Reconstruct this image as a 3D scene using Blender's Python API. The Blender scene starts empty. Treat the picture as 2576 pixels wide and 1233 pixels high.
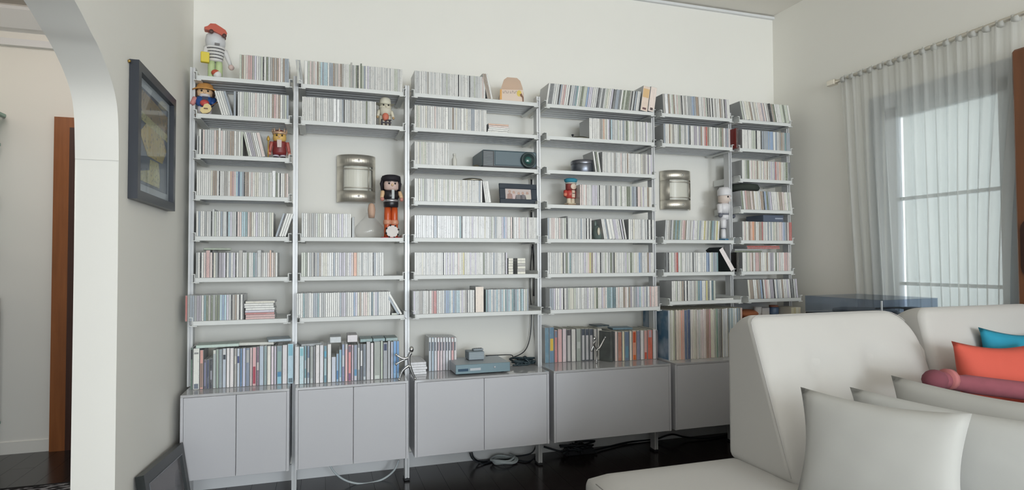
import bpy, bmesh, math, random
from mathutils import Vector, Matrix
from math import sin, cos, pi, radians, sqrt
random.seed(7)
S = bpy.context.scene
COL = S.collection

# ---------------- camera, world, lamps, exposure ----------------
CAM = Vector((0.0, -3.51992, 1.19906))
FWD = Vector((0.30293473, 0.95262667, 0.02707367))
RGT = Vector((0.95300381, -0.30292273, -0.00464205))
UPV = Vector((-0.00377909, -0.02720754, 0.99962266))
FPX = 1489.41
cd = bpy.data.cameras.new('camera')
cd.sensor_fit = 'HORIZONTAL'; cd.sensor_width = 36.0
cd.lens = FPX / 2576 * 36.0
cd.clip_start = 0.02
cam = bpy.data.objects.new('camera', cd); COL.objects.link(cam)
m = Matrix((RGT.normalized(), UPV.normalized(), -FWD.normalized())).transposed().to_4x4()
m.translation = CAM
cam.matrix_world = m
S.camera = cam

wd = bpy.data.worlds.new('daylight'); S.world = wd; wd.use_nodes = True
bg = wd.node_tree.nodes['Background']
bg.inputs[0].default_value = (0.86, 0.93, 1.0, 1); bg.inputs[1].default_value = 4.2

def area(name, loc, target, sx, sy, power, col):
    l = bpy.data.lights.new(name, 'AREA'); l.shape = 'RECTANGLE'; l.size = sx; l.size_y = sy
    l.energy = power; l.color = col
    o = bpy.data.objects.new(name, l); COL.objects.link(o); o.location = loc
    o.rotation_euler = (Vector(target) - Vector(loc)).to_track_quat('-Z', 'Y').to_euler()
    return o
area('window_daylight', (2.25, -9.0, 1.85), (1.3, 0, 1.3), 1.5, 0.8, 105, (0.86, 0.93, 1.0))
area('rear_fill', (0.8, -8.9, 1.15), (0.8, 0, 1.0), 3.4, 2.0, 165, (0.83, 0.92, 1.0))  # added wide soft fill from behind the camera, not a window
area('side_fill', (-0.58, -5.2, 1.0), (1.8, -0.4, 1.2), 1.8, 1.8, 36, (0.92, 0.96, 1.0))  # added low fill by the left wall to lift the shelf undersides
area('right_fill', (3.05, -5.2, 1.15), (-0.6, -0.4, 1.2), 1.8, 1.8, 34, (0.95, 0.97, 1.0))  # added fill that brightens the left wall; no window stands here
area('ceiling_fill', (1.2, -3.6, 2.92), (1.2, -1.6, 0), 2.8, 2.0, 20, (1.0, 0.88, 0.72))  # added overhead fill, no ceiling fixture is modelled
area('far_room_fill', (-1.55, -0.3, 2.75), (-1.5, 1.0, 0.9), 0.9, 0.7, 9.5, (1.0, 0.92, 0.88))  # added fill under the far room's ceiling to brighten its end wall
S.view_settings.view_transform = 'Standard'; S.view_settings.look = 'None'
S.view_settings.gamma = 1.0; S.view_settings.use_curve_mapping = False
S.view_settings.exposure = -0.18
S.cycles.max_bounces = 8; S.cycles.diffuse_bounces = 5; S.cycles.glossy_bounces = 4
S.cycles.transparent_max_bounces = 12; S.cycles.transmission_bounces = 8
S.cycles.use_denoising = True
S.cycles.sample_clamp_indirect = 4.0
S.cycles.caustics_reflective = False; S.cycles.caustics_refractive = False

# pixel helpers: a point of the photograph on a plane of the room
def ray(px, py):
    return FWD + RGT * ((px - 1288) / FPX) + UPV * (-(py - 616.5) / FPX)
def PY(px, py, Y):
    d = ray(px, py); return CAM + d * ((Y - CAM.y) / d.y)
def PX(px, py, X):
    d = ray(px, py); return CAM + d * ((X - CAM.x) / d.x)
def PZ(px, py, Z):
    d = ray(px, py); return CAM + d * ((Z - CAM.z) / d.z)

# ---------------- materials ----------------
def lin(c):
    return tuple((v / 12.92 if v <= 0.04045 else ((v + 0.055) / 1.055) ** 2.4) for v in c)
def rgb(r, g, b, k=1.0):
    return tuple(min(0.95, v * k) for v in lin((r / 255, g / 255, b / 255)))
MATS = {}
def M(name, col, rough=0.5, metal=0.0, noise=0.0, scale=8.0, spec=0.5, bump=0.0, stretch=(1, 1, 1), sheen=0.0):
    if name in MATS: return MATS[name]
    mt = bpy.data.materials.new(name); mt.use_nodes = True
    nt = mt.node_tree; b = nt.nodes['Principled BSDF']
    c = rgb(*col)
    b.inputs['Base Color'].default_value = (*c, 1); b.inputs['Roughness'].default_value = rough
    b.inputs['Metallic'].default_value = metal; b.inputs['Specular IOR Level'].default_value = spec
    if sheen: b.inputs['Sheen Weight'].default_value = sheen
    if noise or bump:
        tc = nt.nodes.new('ShaderNodeTexCoord'); mp = nt.nodes.new('ShaderNodeMapping')
        mp.inputs['Scale'].default_value = stretch
        nz = nt.nodes.new('ShaderNodeTexNoise'); nz.inputs['Scale'].default_value = scale; nz.inputs['Detail'].default_value = 4
        nt.links.new(tc.outputs['Object'], mp.inputs[0]); nt.links.new(mp.outputs[0], nz.inputs['Vector'])
        if noise:
            mx = nt.nodes.new('ShaderNodeMix'); mx.data_type = 'RGBA'
            mx.inputs[6].default_value = (*[v * (1 - noise) for v in c], 1)
            mx.inputs[7].default_value = (*[min(0.95, v * (1 + noise)) for v in c], 1)
            nt.links.new(nz.outputs['Fac'], mx.inputs[0]); nt.links.new(mx.outputs[2], b.inputs['Base Color'])
        if bump:
            bp = nt.nodes.new('ShaderNodeBump'); bp.inputs['Strength'].default_value = bump; bp.inputs['Distance'].default_value = 0.004
            nt.links.new(nz.outputs['Fac'], bp.inputs['Height']); nt.links.new(bp.outputs[0], b.inputs['Normal'])
    MATS[name] = mt
    return mt
def glass(name, col, rough, trans, mirror=0.5):
    """clear or tinted pane: see-through share, mirror share rising at grazing angles, and a milky rest"""
    if name in MATS: return MATS[name]
    mt = bpy.data.materials.new(name); mt.use_nodes = True; nt = mt.node_tree; N = nt.nodes; L = nt.links
    out = N['Material Output']; N.remove(N['Principled BSDF'])
    c = (*rgb(*col), 1)
    d = N.new('ShaderNodeBsdfDiffuse'); d.inputs[0].default_value = c
    tr = N.new('ShaderNodeBsdfTransparent'); tr.inputs[0].default_value = c
    mx = N.new('ShaderNodeMixShader'); mx.inputs[0].default_value = trans
    L.new(d.outputs[0], mx.inputs[1]); L.new(tr.outputs[0], mx.inputs[2])
    gl = N.new('ShaderNodeBsdfAnisotropic'); gl.inputs['Roughness'].default_value = rough
    fr = N.new('ShaderNodeLayerWeight'); pw_ = N.new('ShaderNodeMath'); pw_.operation = 'POWER'; pw_.inputs[1].default_value = 3.5
    L.new(fr.outputs['Facing'], pw_.inputs[0])
    ma = N.new('ShaderNodeMath'); ma.operation = 'MULTIPLY_ADD'; ma.inputs[1].default_value = mirror; ma.inputs[2].default_value = 0.03; L.new(pw_.outputs[0], ma.inputs[0])
    m2 = N.new('ShaderNodeMixShader'); L.new(ma.outputs[0], m2.inputs[0]); L.new(mx.outputs[0], m2.inputs[1]); L.new(gl.outputs[0], m2.inputs[2])
    L.new(m2.outputs[0], out.inputs[0])
    MATS[name] = mt; return mt
def sheer(name, col, trans, transl):
    mt = bpy.data.materials.new(name); mt.use_nodes = True; nt = mt.node_tree
    out = nt.nodes['Material Output']; nt.nodes.remove(nt.nodes['Principled BSDF'])
    c = (*rgb(*col), 1)
    d = nt.nodes.new('ShaderNodeBsdfDiffuse'); d.inputs[0].default_value = c
    t = nt.nodes.new('ShaderNodeBsdfTranslucent'); t.inputs[0].default_value = c
    a = nt.nodes.new('ShaderNodeMixShader'); a.inputs[0].default_value = transl
    nt.links.new(d.outputs[0], a.inputs[1]); nt.links.new(t.outputs[0], a.inputs[2])
    tr = nt.nodes.new('ShaderNodeBsdfTransparent')
    mx = nt.nodes.new('ShaderNodeMixShader'); mx.inputs[0].default_value = trans
    nt.links.new(a.outputs[0], mx.inputs[1]); nt.links.new(tr.outputs[0], mx.inputs[2]); nt.links.new(mx.outputs[0], out.inputs[0])
    MATS[name] = mt; return mt
def spine_mat(name, attr, print_amt=0.22, rough=0.28):
    """printed spine: base colour of the item plus small blocks of print along the spine"""
    mt = bpy.data.materials.new(name); mt.use_nodes = True; nt = mt.node_tree; N = nt.nodes; L = nt.links
    b = N['Principled BSDF']; b.inputs['Roughness'].default_value = rough
    oi = N.new('ShaderNodeObjectInfo')
    if attr:
        ca = N.new('ShaderNodeAttribute'); ca.attribute_name = 'spine_colour'; csock = ca.outputs['Color']
    else:
        csock = oi.outputs['Color']
    tc = N.new('ShaderNodeTexCoord')
    vm = N.new('ShaderNodeVectorMath'); vm.operation = 'SCALE'; vm.inputs[0].default_value = (13.7, 5.1, 31.3)
    L.new(oi.outputs['Random'], vm.inputs['Scale'])
    ad = N.new('ShaderNodeVectorMath'); ad.operation = 'ADD'
    L.new(tc.outputs['Object'], ad.inputs[0]); L.new(vm.outputs[0], ad.inputs[1])
    mp = N.new('ShaderNodeMapping'); mp.inputs['Scale'].default_value = (420, 1, 330)
    L.new(ad.outputs[0], mp.inputs[0])
    nz = N.new('ShaderNodeTexNoise'); nz.inputs['Scale'].default_value = 1.0; nz.inputs['Detail'].default_value = 1
    L.new(mp.outputs[0], nz.inputs['Vector'])
    mp2 = N.new('ShaderNodeMapping'); mp2.inputs['Scale'].default_value = (85, 1, 26)
    L.new(ad.outputs[0], mp2.inputs[0])
    nz2 = N.new('ShaderNodeTexNoise'); nz2.inputs['Scale'].default_value = 1.0; nz2.inputs['Detail'].default_value = 0
    L.new(mp2.outputs[0], nz2.inputs['Vector'])
    r1 = N.new('ShaderNodeValToRGB'); r1.color_ramp.elements[0].position = 0.50; r1.color_ramp.elements[1].position = 0.56; L.new(nz.outputs['Fac'], r1.inputs[0])
    r2 = N.new('ShaderNodeValToRGB'); r2.color_ramp.elements[0].position = 0.53; r2.color_ramp.elements[1].position = 0.57; L.new(nz2.outputs['Fac'], r2.inputs[0])
    rp = N.new('ShaderNodeMath'); rp.operation = 'MULTIPLY'; L.new(r1.outputs[0], rp.inputs[0]); L.new(r2.outputs[0], rp.inputs[1])
    bw = N.new('ShaderNodeRGBToBW'); L.new(csock, bw.inputs[0])
    lt = N.new('ShaderNodeMath'); lt.operation = 'LESS_THAN'; lt.inputs[1].default_value = 0.42; L.new(bw.outputs[0], lt.inputs[0])
    mc = N.new('ShaderNodeMix'); mc.data_type = 'RGBA'
    mc.inputs[6].default_value = (0.16, 0.15, 0.15, 1); mc.inputs[7].default_value = (0.72, 0.71, 0.68, 1)
    L.new(lt.outputs[0], mc.inputs[0])
    am = N.new('ShaderNodeMath'); am.operation = 'MULTIPLY'; am.inputs[1].default_value = print_amt; L.new(rp.outputs[0], am.inputs[0])
    mx = N.new('ShaderNodeMix'); mx.data_type = 'RGBA'
    L.new(am.outputs[0], mx.inputs[0]); L.new(csock, mx.inputs[6]); L.new(mc.outputs[2], mx.inputs[7])
    L.new(mx.outputs[2], b.inputs['Base Color'])
    MATS[name] = mt; return mt

# ---------------- mesh builder ----------------
class MB:
    def __init__(s): s.v = []; s.f = []; s.mi = []; s.sm = []
    def add(s, vs, fs, mi=0, sm=False):
        o = len(s.v); s.v += [tuple(v) for v in vs]
        for f in fs: s.f.append(tuple(o + i for i in f)); s.mi.append(mi); s.sm.append(sm)
        return s
    def box(s, x0, x1, y0, y1, z0, z1, mi=0):
        return s.add([(x0, y0, z0), (x1, y0, z0), (x1, y1, z0), (x0, y1, z0), (x0, y0, z1), (x1, y0, z1), (x1, y1, z1), (x0, y1, z1)],
                     [(0, 3, 2, 1), (4, 5, 6, 7), (0, 1, 5, 4), (1, 2, 6, 5), (2, 3, 7, 6), (3, 0, 4, 7)], mi)
    def cbox(s, x0, x1, y0, y1, z0, z1, b=0.002, mi=0):
        """box with chamfered edges along every axis (24 verts)"""
        vs = []
        for sx, xa in ((1, x0), (-1, x1)):
            for sy, ya in ((1, y0), (-1, y1)):
                for sz, za in ((1, z0), (-1, z1)):
                    vs += [(xa, ya + sy * b, za + sz * b), (xa + sx * b, ya, za + sz * b), (xa + sx * b, ya + sy * b, za)]
        bm = bmesh.new(); [bm.verts.new(v) for v in vs]
        r = bmesh.ops.convex_hull(bm, input=bm.verts)
        bmesh.ops.dissolve_limit(bm, angle_limit=0.01, verts=bm.verts, edges=bm.edges)
        bm.verts.index_update()
        s.add([v.co.copy() for v in bm.verts], [[v.index for v in f.verts] for f in bm.faces], mi); bm.free(); return s
    def lathe(s, prof, c=(0, 0, 0), n=16, mi=0, sx=1.0, sy=1.0, sm=True, a0=0.0, a1=2 * pi):
        closed = abs(a1 - a0 - 2 * pi) < 1e-6; k = n if closed else n + 1
        vs = []; fs = []
        for r, z in prof:
            for i in range(k):
                a = a0 + (a1 - a0) * i / n
                vs.append((c[0] + r * sx * cos(a), c[1] + r * sy * sin(a), c[2] + z))
        for j in range(len(prof) - 1):
            for i in range(n):
                i2 = (i + 1) % k
                fs.append((j * k + i, j * k + i2, (j + 1) * k + i2, (j + 1) * k + i))
        if closed:
            if prof[0][0] > 1e-5: fs.append(tuple(reversed(range(k))))
            if prof[-1][0] > 1e-5: fs.append(tuple((len(prof) - 1) * k + i for i in range(k)))
        return s.add(vs, fs, mi, sm)
    def ball(s, c, r, n=12, mi=0, sc=(1, 1, 1)):
        pr = [(max(1e-6, sin(pi * i / 8)) * r, -cos(pi * i / 8) * r * sc[2]) for i in range(9)]
        return s.lathe(pr, c, n, mi, sc[0], sc[1])
    def tube(s, pts, r, n=7, mi=0, caps=True):
        pts = [Vector(p) for p in pts]; rs = r if isinstance(r, (list, tuple)) else [r] * len(pts)
        vs = []; fs = []; nrm = None
        for i, p in enumerate(pts):
            t = (pts[min(i + 1, len(pts) - 1)] - pts[max(i - 1, 0)])
            if t.length < 1e-9: t = Vector((0, 0, 1))
            t.normalize()
            if nrm is None:
                nrm = t.cross(Vector((0, 0, 1)))
                if nrm.length < 0.05: nrm = t.cross(Vector((0, 1, 0)))
            nrm = (nrm - t * nrm.dot(t))
            nrm = nrm.normalized() if nrm.length > 1e-6 else t.orthogonal().normalized()
            bn = t.cross(nrm)
            for k in range(n):
                a = 2 * pi * k / n; vs.append(p + (nrm * cos(a) + bn * sin(a)) * rs[i])
        for i in range(len(pts) - 1):
            for k in range(n):
                k2 = (k + 1) % n; fs.append((i * n + k, i * n + k2, (i + 1) * n + k2, (i + 1) * n + k))
        if caps: fs.append(tuple(reversed(range(n)))); fs.append(tuple((len(pts) - 1) * n + k for k in range(n)))
        return s.add(vs, fs, mi, True)
    def prism(s, poly, axis, a, b, mi=0, sm=False):
        """poly: 2D points; axis the extrusion axis ('x': poly=(y,z), 'y': (x,z), 'z': (x,y))"""
        n = len(poly)
        def mk(p, t): return {'x': (t, p[0], p[1]), 'y': (p[0], t, p[1]), 'z': (p[0], p[1], t)}[axis]
        vs = [mk(p, a) for p in poly] + [mk(p, b) for p in poly]
        fs = [tuple(range(n)), tuple(reversed(range(n, 2 * n)))]
        s.add(vs, fs, mi, False)
        s.add(vs, [(i, n + i, n + (i + 1) % n, (i + 1) % n) for i in range(n)], mi, sm); return s
    def mesh(s, name, mats):
        me = bpy.data.meshes.new(name); me.from_pydata(s.v, [], s.f)
        for mt in (mats if isinstance(mats, (list, tuple)) else [mats]): me.materials.append(mt)
        me.polygons.foreach_set('material_index', s.mi); me.polygons.foreach_set('use_smooth', s.sm)
        bm = bmesh.new(); bm.from_mesh(me); bmesh.ops.recalc_face_normals(bm, faces=bm.faces); bm.to_mesh(me); bm.free()
        me.update(); return me
    def build(s, name, mats, parent=None, loc=(0, 0, 0), rot=(0, 0, 0)):
        return put(name, s.mesh(name, mats), parent, loc, rot)
def put(name, me, parent=None, loc=(0, 0, 0), rot=(0, 0, 0)):
    o = bpy.data.objects.new(name, me); COL.objects.link(o); o.location = loc; o.rotation_euler = rot
    if parent: o.parent = parent
    return o
def tag(o, label, cat, group=None):
    o['label'] = label; o['category'] = cat
    if group: o['group'] = group
    return o
def thing(name, label, cat, loc=(0, 0, 0), rz=0.0, group=None, rot=None):
    o = bpy.data.objects.new(name, None); COL.objects.link(o); o.location = loc
    o.rotation_euler = rot if rot else (0, 0, rz); o.empty_display_size = 0.05
    return tag(o, label, cat, group)
def struct(o, kind='structure'):
    o['kind'] = kind; return o
def smooth_path(pts, n=6):
    pts = [Vector(p) for p in pts]; out = []
    for i in range(len(pts) - 1):
        p0 = pts[max(i - 1, 0)]; p1 = pts[i]; p2 = pts[i + 1]; p3 = pts[min(i + 2, len(pts) - 1)]
        for k in range(n):
            t = k / n
            out.append(0.5 * ((2 * p1) + (p2 - p0) * t + (2 * p0 - 5 * p1 + 4 * p2 - p3) * t * t + (3 * p1 - p0 - 3 * p2 + p3) * t ** 3))
    out.append(pts[-1]); return out
# ---------------- the room ----------------
XL, XR, ZC = -0.672, 3.135, 2.985
m_wall = M('wall_paint', (242, 240, 233), 0.85, noise=0.012, scale=1.5)
m_wallr = m_wall
m_ceil = M('ceiling_paint', (238, 234, 226), 0.9)
m_trim = M('trim_paint', (228, 229, 230), 0.5)
m_wood = M('brown_wood', (150, 92, 52), 0.35, noise=0.35, scale=3, stretch=(18, 18, 1.2))
m_dwood = M('dark_brown_wood', (74, 48, 40), 0.4, noise=0.3, scale=3, stretch=(14, 14, 1))
# floor: dark polished planks
def floor_mat():
    mt = bpy.data.materials.new('dark_polished_wood'); mt.use_nodes = True; nt = mt.node_tree; N = nt.nodes; L = nt.links
    b = N['Principled BSDF']; tc = N.new('ShaderNodeTexCoord'); mp = N.new('ShaderNodeMapping'); mp.inputs['Scale'].default_value = (1.2, 22, 1)
    nz = N.new('ShaderNodeTexNoise'); nz.inputs['Scale'].default_value = 3; nz.inputs['Detail'].default_value = 5
    L.new(tc.outputs['Object'], mp.inputs[0]); L.new(mp.outputs[0], nz.inputs['Vector'])
    rp = N.new('ShaderNodeValToRGB'); rp.color_ramp.elements[0].color = (0.010, 0.008, 0.009, 1); rp.color_ramp.elements[1].color = (0.030, 0.022, 0.022, 1)
    L.new(nz.outputs['Fac'], rp.inputs[0]); L.new(rp.outputs[0], b.inputs['Base Color'])
    b.inputs['Roughness'].default_value = 0.22; b.inputs['Specular IOR Level'].default_value = 0.6
    return mt
m_floor = floor_mat()
fl = struct(MB().box(-2.4, XR + 0.2, -9.4, 1.3, -0.12, -0.006).build('floor', M('subfloor', (30, 26, 26), 0.6)))
pw = 0.125
pk = MB().box(-pw / 2 + 0.0006, pw / 2 - 0.0006, 0, 1.83, -0.006, 0.0).mesh('floor_plank', m_floor)
x = -2.3; i = 0
while x < XR + 0.1:
    y = -9.2 + (i * 0.71 % 1.83) - 1.0
    while y < 1.2:
        if y + 1.83 > -3.4 and y < 1.1:
            put('floor_plank', pk, fl, (x, y, 0))
        y += 1.8315
    x += pw; i += 1
struct(MB().box(-2.4, XR + 0.2, -9.4, 0.14, ZC, ZC + 0.1).build('ceiling', m_ceil))
struct(MB().box(XL - 0.13, XR + 0.2, 0.0, 0.14, 0, ZC).build('wall_back', m_wall))
struct(MB().box(XL - 0.02, XR, -0.022, 0.0, 2.958, 2.975).build('trim_1', m_trim))
# rear wall with the daylight window behind the camera
rw = MB()
rw.box(-2.4, 1.5, -9.4, -9.25, 0, ZC).box(3.0, XR + 0.2, -9.4, -9.25, 0, ZC).box(1.5, 3.0, -9.4, -9.25, 0, 1.45).box(1.5, 3.0, -9.4, -9.25, 2.25, ZC)
struct(rw.build('wall_rear', m_wall))
# left wall with an arched opening
a0, a1, zs, za = -1.178, -3.0, 1.55, 2.02
prof = [(a0, 0.0), (a0, 1.2), (a0 - 0.004, 1.55), (-1.195, 1.69), (-1.225, 1.762), (-1.285, 1.817), (-1.38, 1.87), (-1.45, 1.895), (-1.555, 1.933), (-1.7, 1.97), (-1.9, 2.0), (-2.09, 2.01)]
mid = -2.09
prof = prof + [(2 * mid - y, z) for y, z in reversed(prof[:-1])]
wl = MB(); X0, X1 = XL, XL - 0.128
def wquad(y0, z0a, y1, z1a, ztop):
    for X in (X0, X1): wl.add([(X, y0, z0a), (X, y1, z1a), (X, y1, ztop), (X, y0, ztop)], [(0, 1, 2, 3)])
wl.box(X1, X0, a0, 0.14, 0, ZC); wl.box(X1, X0, -9.3, 2 * mid - a0, 0, ZC)
sp_ = [p for p in smooth_path([(0, y, z) for y, z in prof[2:-2]], 6)]
prof = prof[:2] + [(p.y, p.z) for p in sp_] + prof[-2:]
for (y0, z0), (y1, z1) in zip(prof[:-1], prof[1:]):
    if abs(y0 - y1) > 1e-6: wquad(y0, z0, y1, z1, ZC)
arc = [(y, z) for y, z in prof if z > 1.5]
vs = [(X, y, z) for y, z in arc for X in (X0, X1)]
wl.add(vs, [(2 * k, 2 * k + 1, 2 * k + 3, 2 * k + 2) for k in range(len(arc) - 1)], 0, True)
struct(wl.build('wall_left', m_wall))
struct(MB().box(XL - 0.128, XL - 0.02, 0.14, 1.02, 0, 2.9).build('wall_left_inner', m_wall))
struct(MB().box(XL - 0.001, XL + 0.012, -1.176, -0.02, 0.0, 0.06).build('baseboard_left', m_trim))
# right wall with the window opening
wy0, wy1, wz0, wz1 = -1.56, -0.875, 0.55, 2.085
wr = MB()
wr.box(XR, XR + 0.2, -9.3, wy0, 0, ZC).box(XR, XR + 0.2, wy1, 0.14, 0, ZC).box(XR, XR + 0.2, wy0, wy1, 0, wz0).box(XR, XR + 0.2, wy0, wy1, wz1, ZC)
struct(wr.build('wall_right', m_wallr))
m_sash = M('grey_painted_sash', (176, 181, 186), 0.5)
m_pane = sheer('frosted_pane', (225, 228, 226), 0.0, 0.55)
win = struct(MB().box(XR - 0.018, XR, wy0 - 0.075, wy0 - 0.0, wz0 - 0.05, wz1 + 0.075).box(XR - 0.018, XR, wy1, wy1 + 0.075, wz0 - 0.05, wz1 + 0.075).box(XR - 0.018, XR, wy0, wy1, wz1, wz1 + 0.075).box(XR - 0.05, XR, wy0 - 0.09, wy1 + 0.09, wz0 - 0.05, wz0).build('window_1', m_sash))
yb0, yb1 = -1.49, -0.962
MB().box(XR + 0.02, XR + 0.06, wy0, yb0, wz0, wz1).build('stile', m_sash, win)
MB().box(XR + 0.02, XR + 0.06, -0.945, wy1, wz0, wz1).build('stile', m_sash, win)
MB().box(XR + 0.02, XR + 0.06, wy0, wy1, 2.02, wz1).build('top_rail', m_sash, win)
for zb in (1.06, 1.545):
    MB().box(XR + 0.02, XR + 0.05, yb0, -0.945, zb - 0.009, zb + 0.009).build('sash_bar', m_sash, win)
for z0, z1 in ((wz0, 1.055), (1.065, 1.54), (1.55, 2.02)):
    MB().box(XR + 0.055, XR + 0.058, yb0, yb1, z0, z1).build('pane', m_pane, win)
# back baseboard
struct(MB().box(XL, XR, -0.018, 0.0, 0.0, 0.085).build('baseboard_back', m_trim))
struct(MB().box(XR - 0.015, XR, -9.2, 0, 0.0, 0.085).build('baseboard_right', m_trim))
# the room beyond the arch
FY = 1.02
dx0, dx1, dzt = -1.575, -0.86, 2.08
fw = MB()
fw.box(-2.4, dx0, FY, FY + 0.12, 0, 2.9).box(dx1, XL, FY, FY + 0.12, 0, 2.9).box(dx0, dx1, FY, FY + 0.12, dzt, 2.9)
struct(fw.build('wall_far', m_wall))
struct(MB().box(-2.4, -2.25, -9.3, FY, 0, 2.98).build('wall_far_left', m_wall))
struct(MB().box(-2.4, XL - 0.128, 0.14, FY + 0.12, 2.86, 2.96).build('ceiling_far', m_ceil))
struct(MB().box(-2.25, XL - 0.13, FY - 0.035, FY, 2.585, 2.628).build('trim_2', m_trim))
struct(MB().prism([(FY, 2.68), (FY - 0.05, 2.69), (FY - 0.14, 2.78), (FY - 0.14, 2.80), (FY, 2.80)], 'x', -2.25, XL - 0.13).build('trim_3', m_trim))
struct(MB().box(-2.25, dx0 - 0.07, FY - 0.008, FY, 0, 0.075).build('baseboard_far', m_wall))
door = struct(MB().box(dx0 - 0.085, dx0, FY - 0.03, FY, 0, dzt + 0.065).box(dx0, dx1, FY - 0.03, FY, dzt, dzt + 0.065).box(dx1, dx1 + 0.06, FY - 0.03, FY, 0, dzt + 0.065).build('door_1', m_wood))
MB().box(dx0, dx0 + 0.045, FY - 0.03, FY + 0.13, 0, dzt).box(dx0 + 0.045, dx1, FY - 0.03, FY + 0.13, dzt - 0.04, dzt).build('jamb', m_dwood, door)
MB().box(dx0 + 0.045, dx1, FY + 0.06, FY + 0.10, 0.01, dzt - 0.04).build('door_slab', M('greyed_door_paint', (120, 112, 104), 0.5), door)
# ---------------- shelving ----------------
XP = [-0.63046, -0.14272, 0.43923, 1.21643, 1.99068, 2.57181, 3.04705]
ZS = [2.1030, 1.9135, 1.7121, 1.5089, 1.3063, 1.1021, 0.8943]
DS = 0.28745; D7 = 0.333; DC = 0.4196; ZCT = 0.582; ZCB = 0.184
BAY = ['leftmost bay', 'second bay from left', 'third bay from left', 'fourth bay from left', 'fifth bay from left', 'rightmost bay']
ROW = ['top', 'second', 'third', 'fourth', 'fifth', 'sixth', 'seventh']
m_steel = M('white_enamelled_steel', (222, 224, 222), 0.4)
m_under = M('grey_enamelled_steel', (226, 228, 231), 0.5)
m_post = M('satin_aluminium', (212, 213, 214), 0.38, 0.25)
m_black = M('black_plastic', (38, 40, 44), 0.45)
m_lam = M('light_grey_laminate', (196, 196, 200), 0.32)
m_lamtop = M('glossy_grey_laminate', (184, 184, 186), 0.06, spec=0.7)
PW = 0.024; GAP = 0.0155
def shelf_geo(b, r):
    d = DS if r < 6 else D7; z = ZS[r]
    if b >= 4 and r == 6: d = 0.35; z = 0.925
    return d, z
def has_shelf(b, r): return not ((b == 1 or b == 4) and r in (2, 3))
def stop(b, r): return shelf_geo(b, r)[1] + 0.0215
for b in range(6):
    x0, x1 = XP[b] + GAP, XP[b + 1] - GAP
    w = x1 - x0
    for r in range(7):
        if not has_shelf(b, r): continue
        d, z = shelf_geo(b, r)
        t = thing('wall_shelf', f'white steel shelf, {ROW[r]} from the top in the {BAY[b]}', 'shelf', ((x0 + x1) / 2, 0, z), group='white wall shelves')
        MB().box(-w / 2 + 0.014, w / 2 - 0.014, -d + 0.002, -0.012, 0.014, 0.021).build('board', m_steel, t)
        MB().cbox(-w / 2 + 0.014, w / 2 - 0.014, -d, -d + 0.006, 0, 0.0212, 0.001).build('front_lip', m_steel, t)
        ub = MB()
        for k in range(6):
            yy = -d + 0.03 + k * (d - 0.06) / 5
            ub.box(-w / 2 + 0.016, w / 2 - 0.016, yy - 0.012, yy + 0.012, 0.009, 0.014)
        ub.build('underside_rib', m_under, t)
        for s in (-1, 1):
            bm_ = MB(); e = s * w / 2; i_ = s * (w / 2 - 0.012)
            def bx(xa, xb, *k): bm_.box(min(xa, xb), max(xa, xb), *k)
            bx(i_ - s * 0.004, i_, -d, -0.012, -0.003, 0.040)
            bx(i_, e, -d, -d + 0.05, 0.037, 0.040); bx(i_, e, -d, -0.03, -0.003, 0.0005)
            bx(i_ - s * 0.022, i_ - s * 0.004, -d - 0.0005, -0.05, -0.005, -0.0005)
            bm_.build('bracket', m_steel, t)
PN = ['at the left end of the shelving', 'between the leftmost and second bays', 'between the second and third bays', 'between the third and fourth bays', 'between the fourth and fifth bays', 'between the fifth and rightmost bays', 'at the right end of the shelving']
for i in range(7):
    t = thing('shelf_post', 'slotted white metal upright ' + PN[i], 'post', (XP[i], -0.2, 0))
    pm = MB()
    secs = [(0.0, 2.18)] if i > 0 else [(ZCT + 0.002, 2.18), (0.0, ZCB - 0.004)]
    for z0, z1 in secs:
        pm.box(-PW / 2, -PW / 2 + 0.009, -0.026, 0.026, max(z0, 0.014), z1).box(PW / 2 - 0.009, PW / 2, -0.026, 0.026, max(z0, 0.014), z1).box(-PW / 2 + 0.009, PW / 2 - 0.009, -0.018, 0.022, max(z0, 0.014), z1)
    pm.build('upright', m_post, t)
    MB().cbox(-0.016, 0.016, -0.03, 0.03, 0, 0.014, 0.003).build('foot', m_black, t)
    MB().prism([(0.026, 2.128), (0.026, 2.16), (0.11, 2.128)], 'x', -0.002, 0.002).build('gusset', m_post, t)
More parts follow.
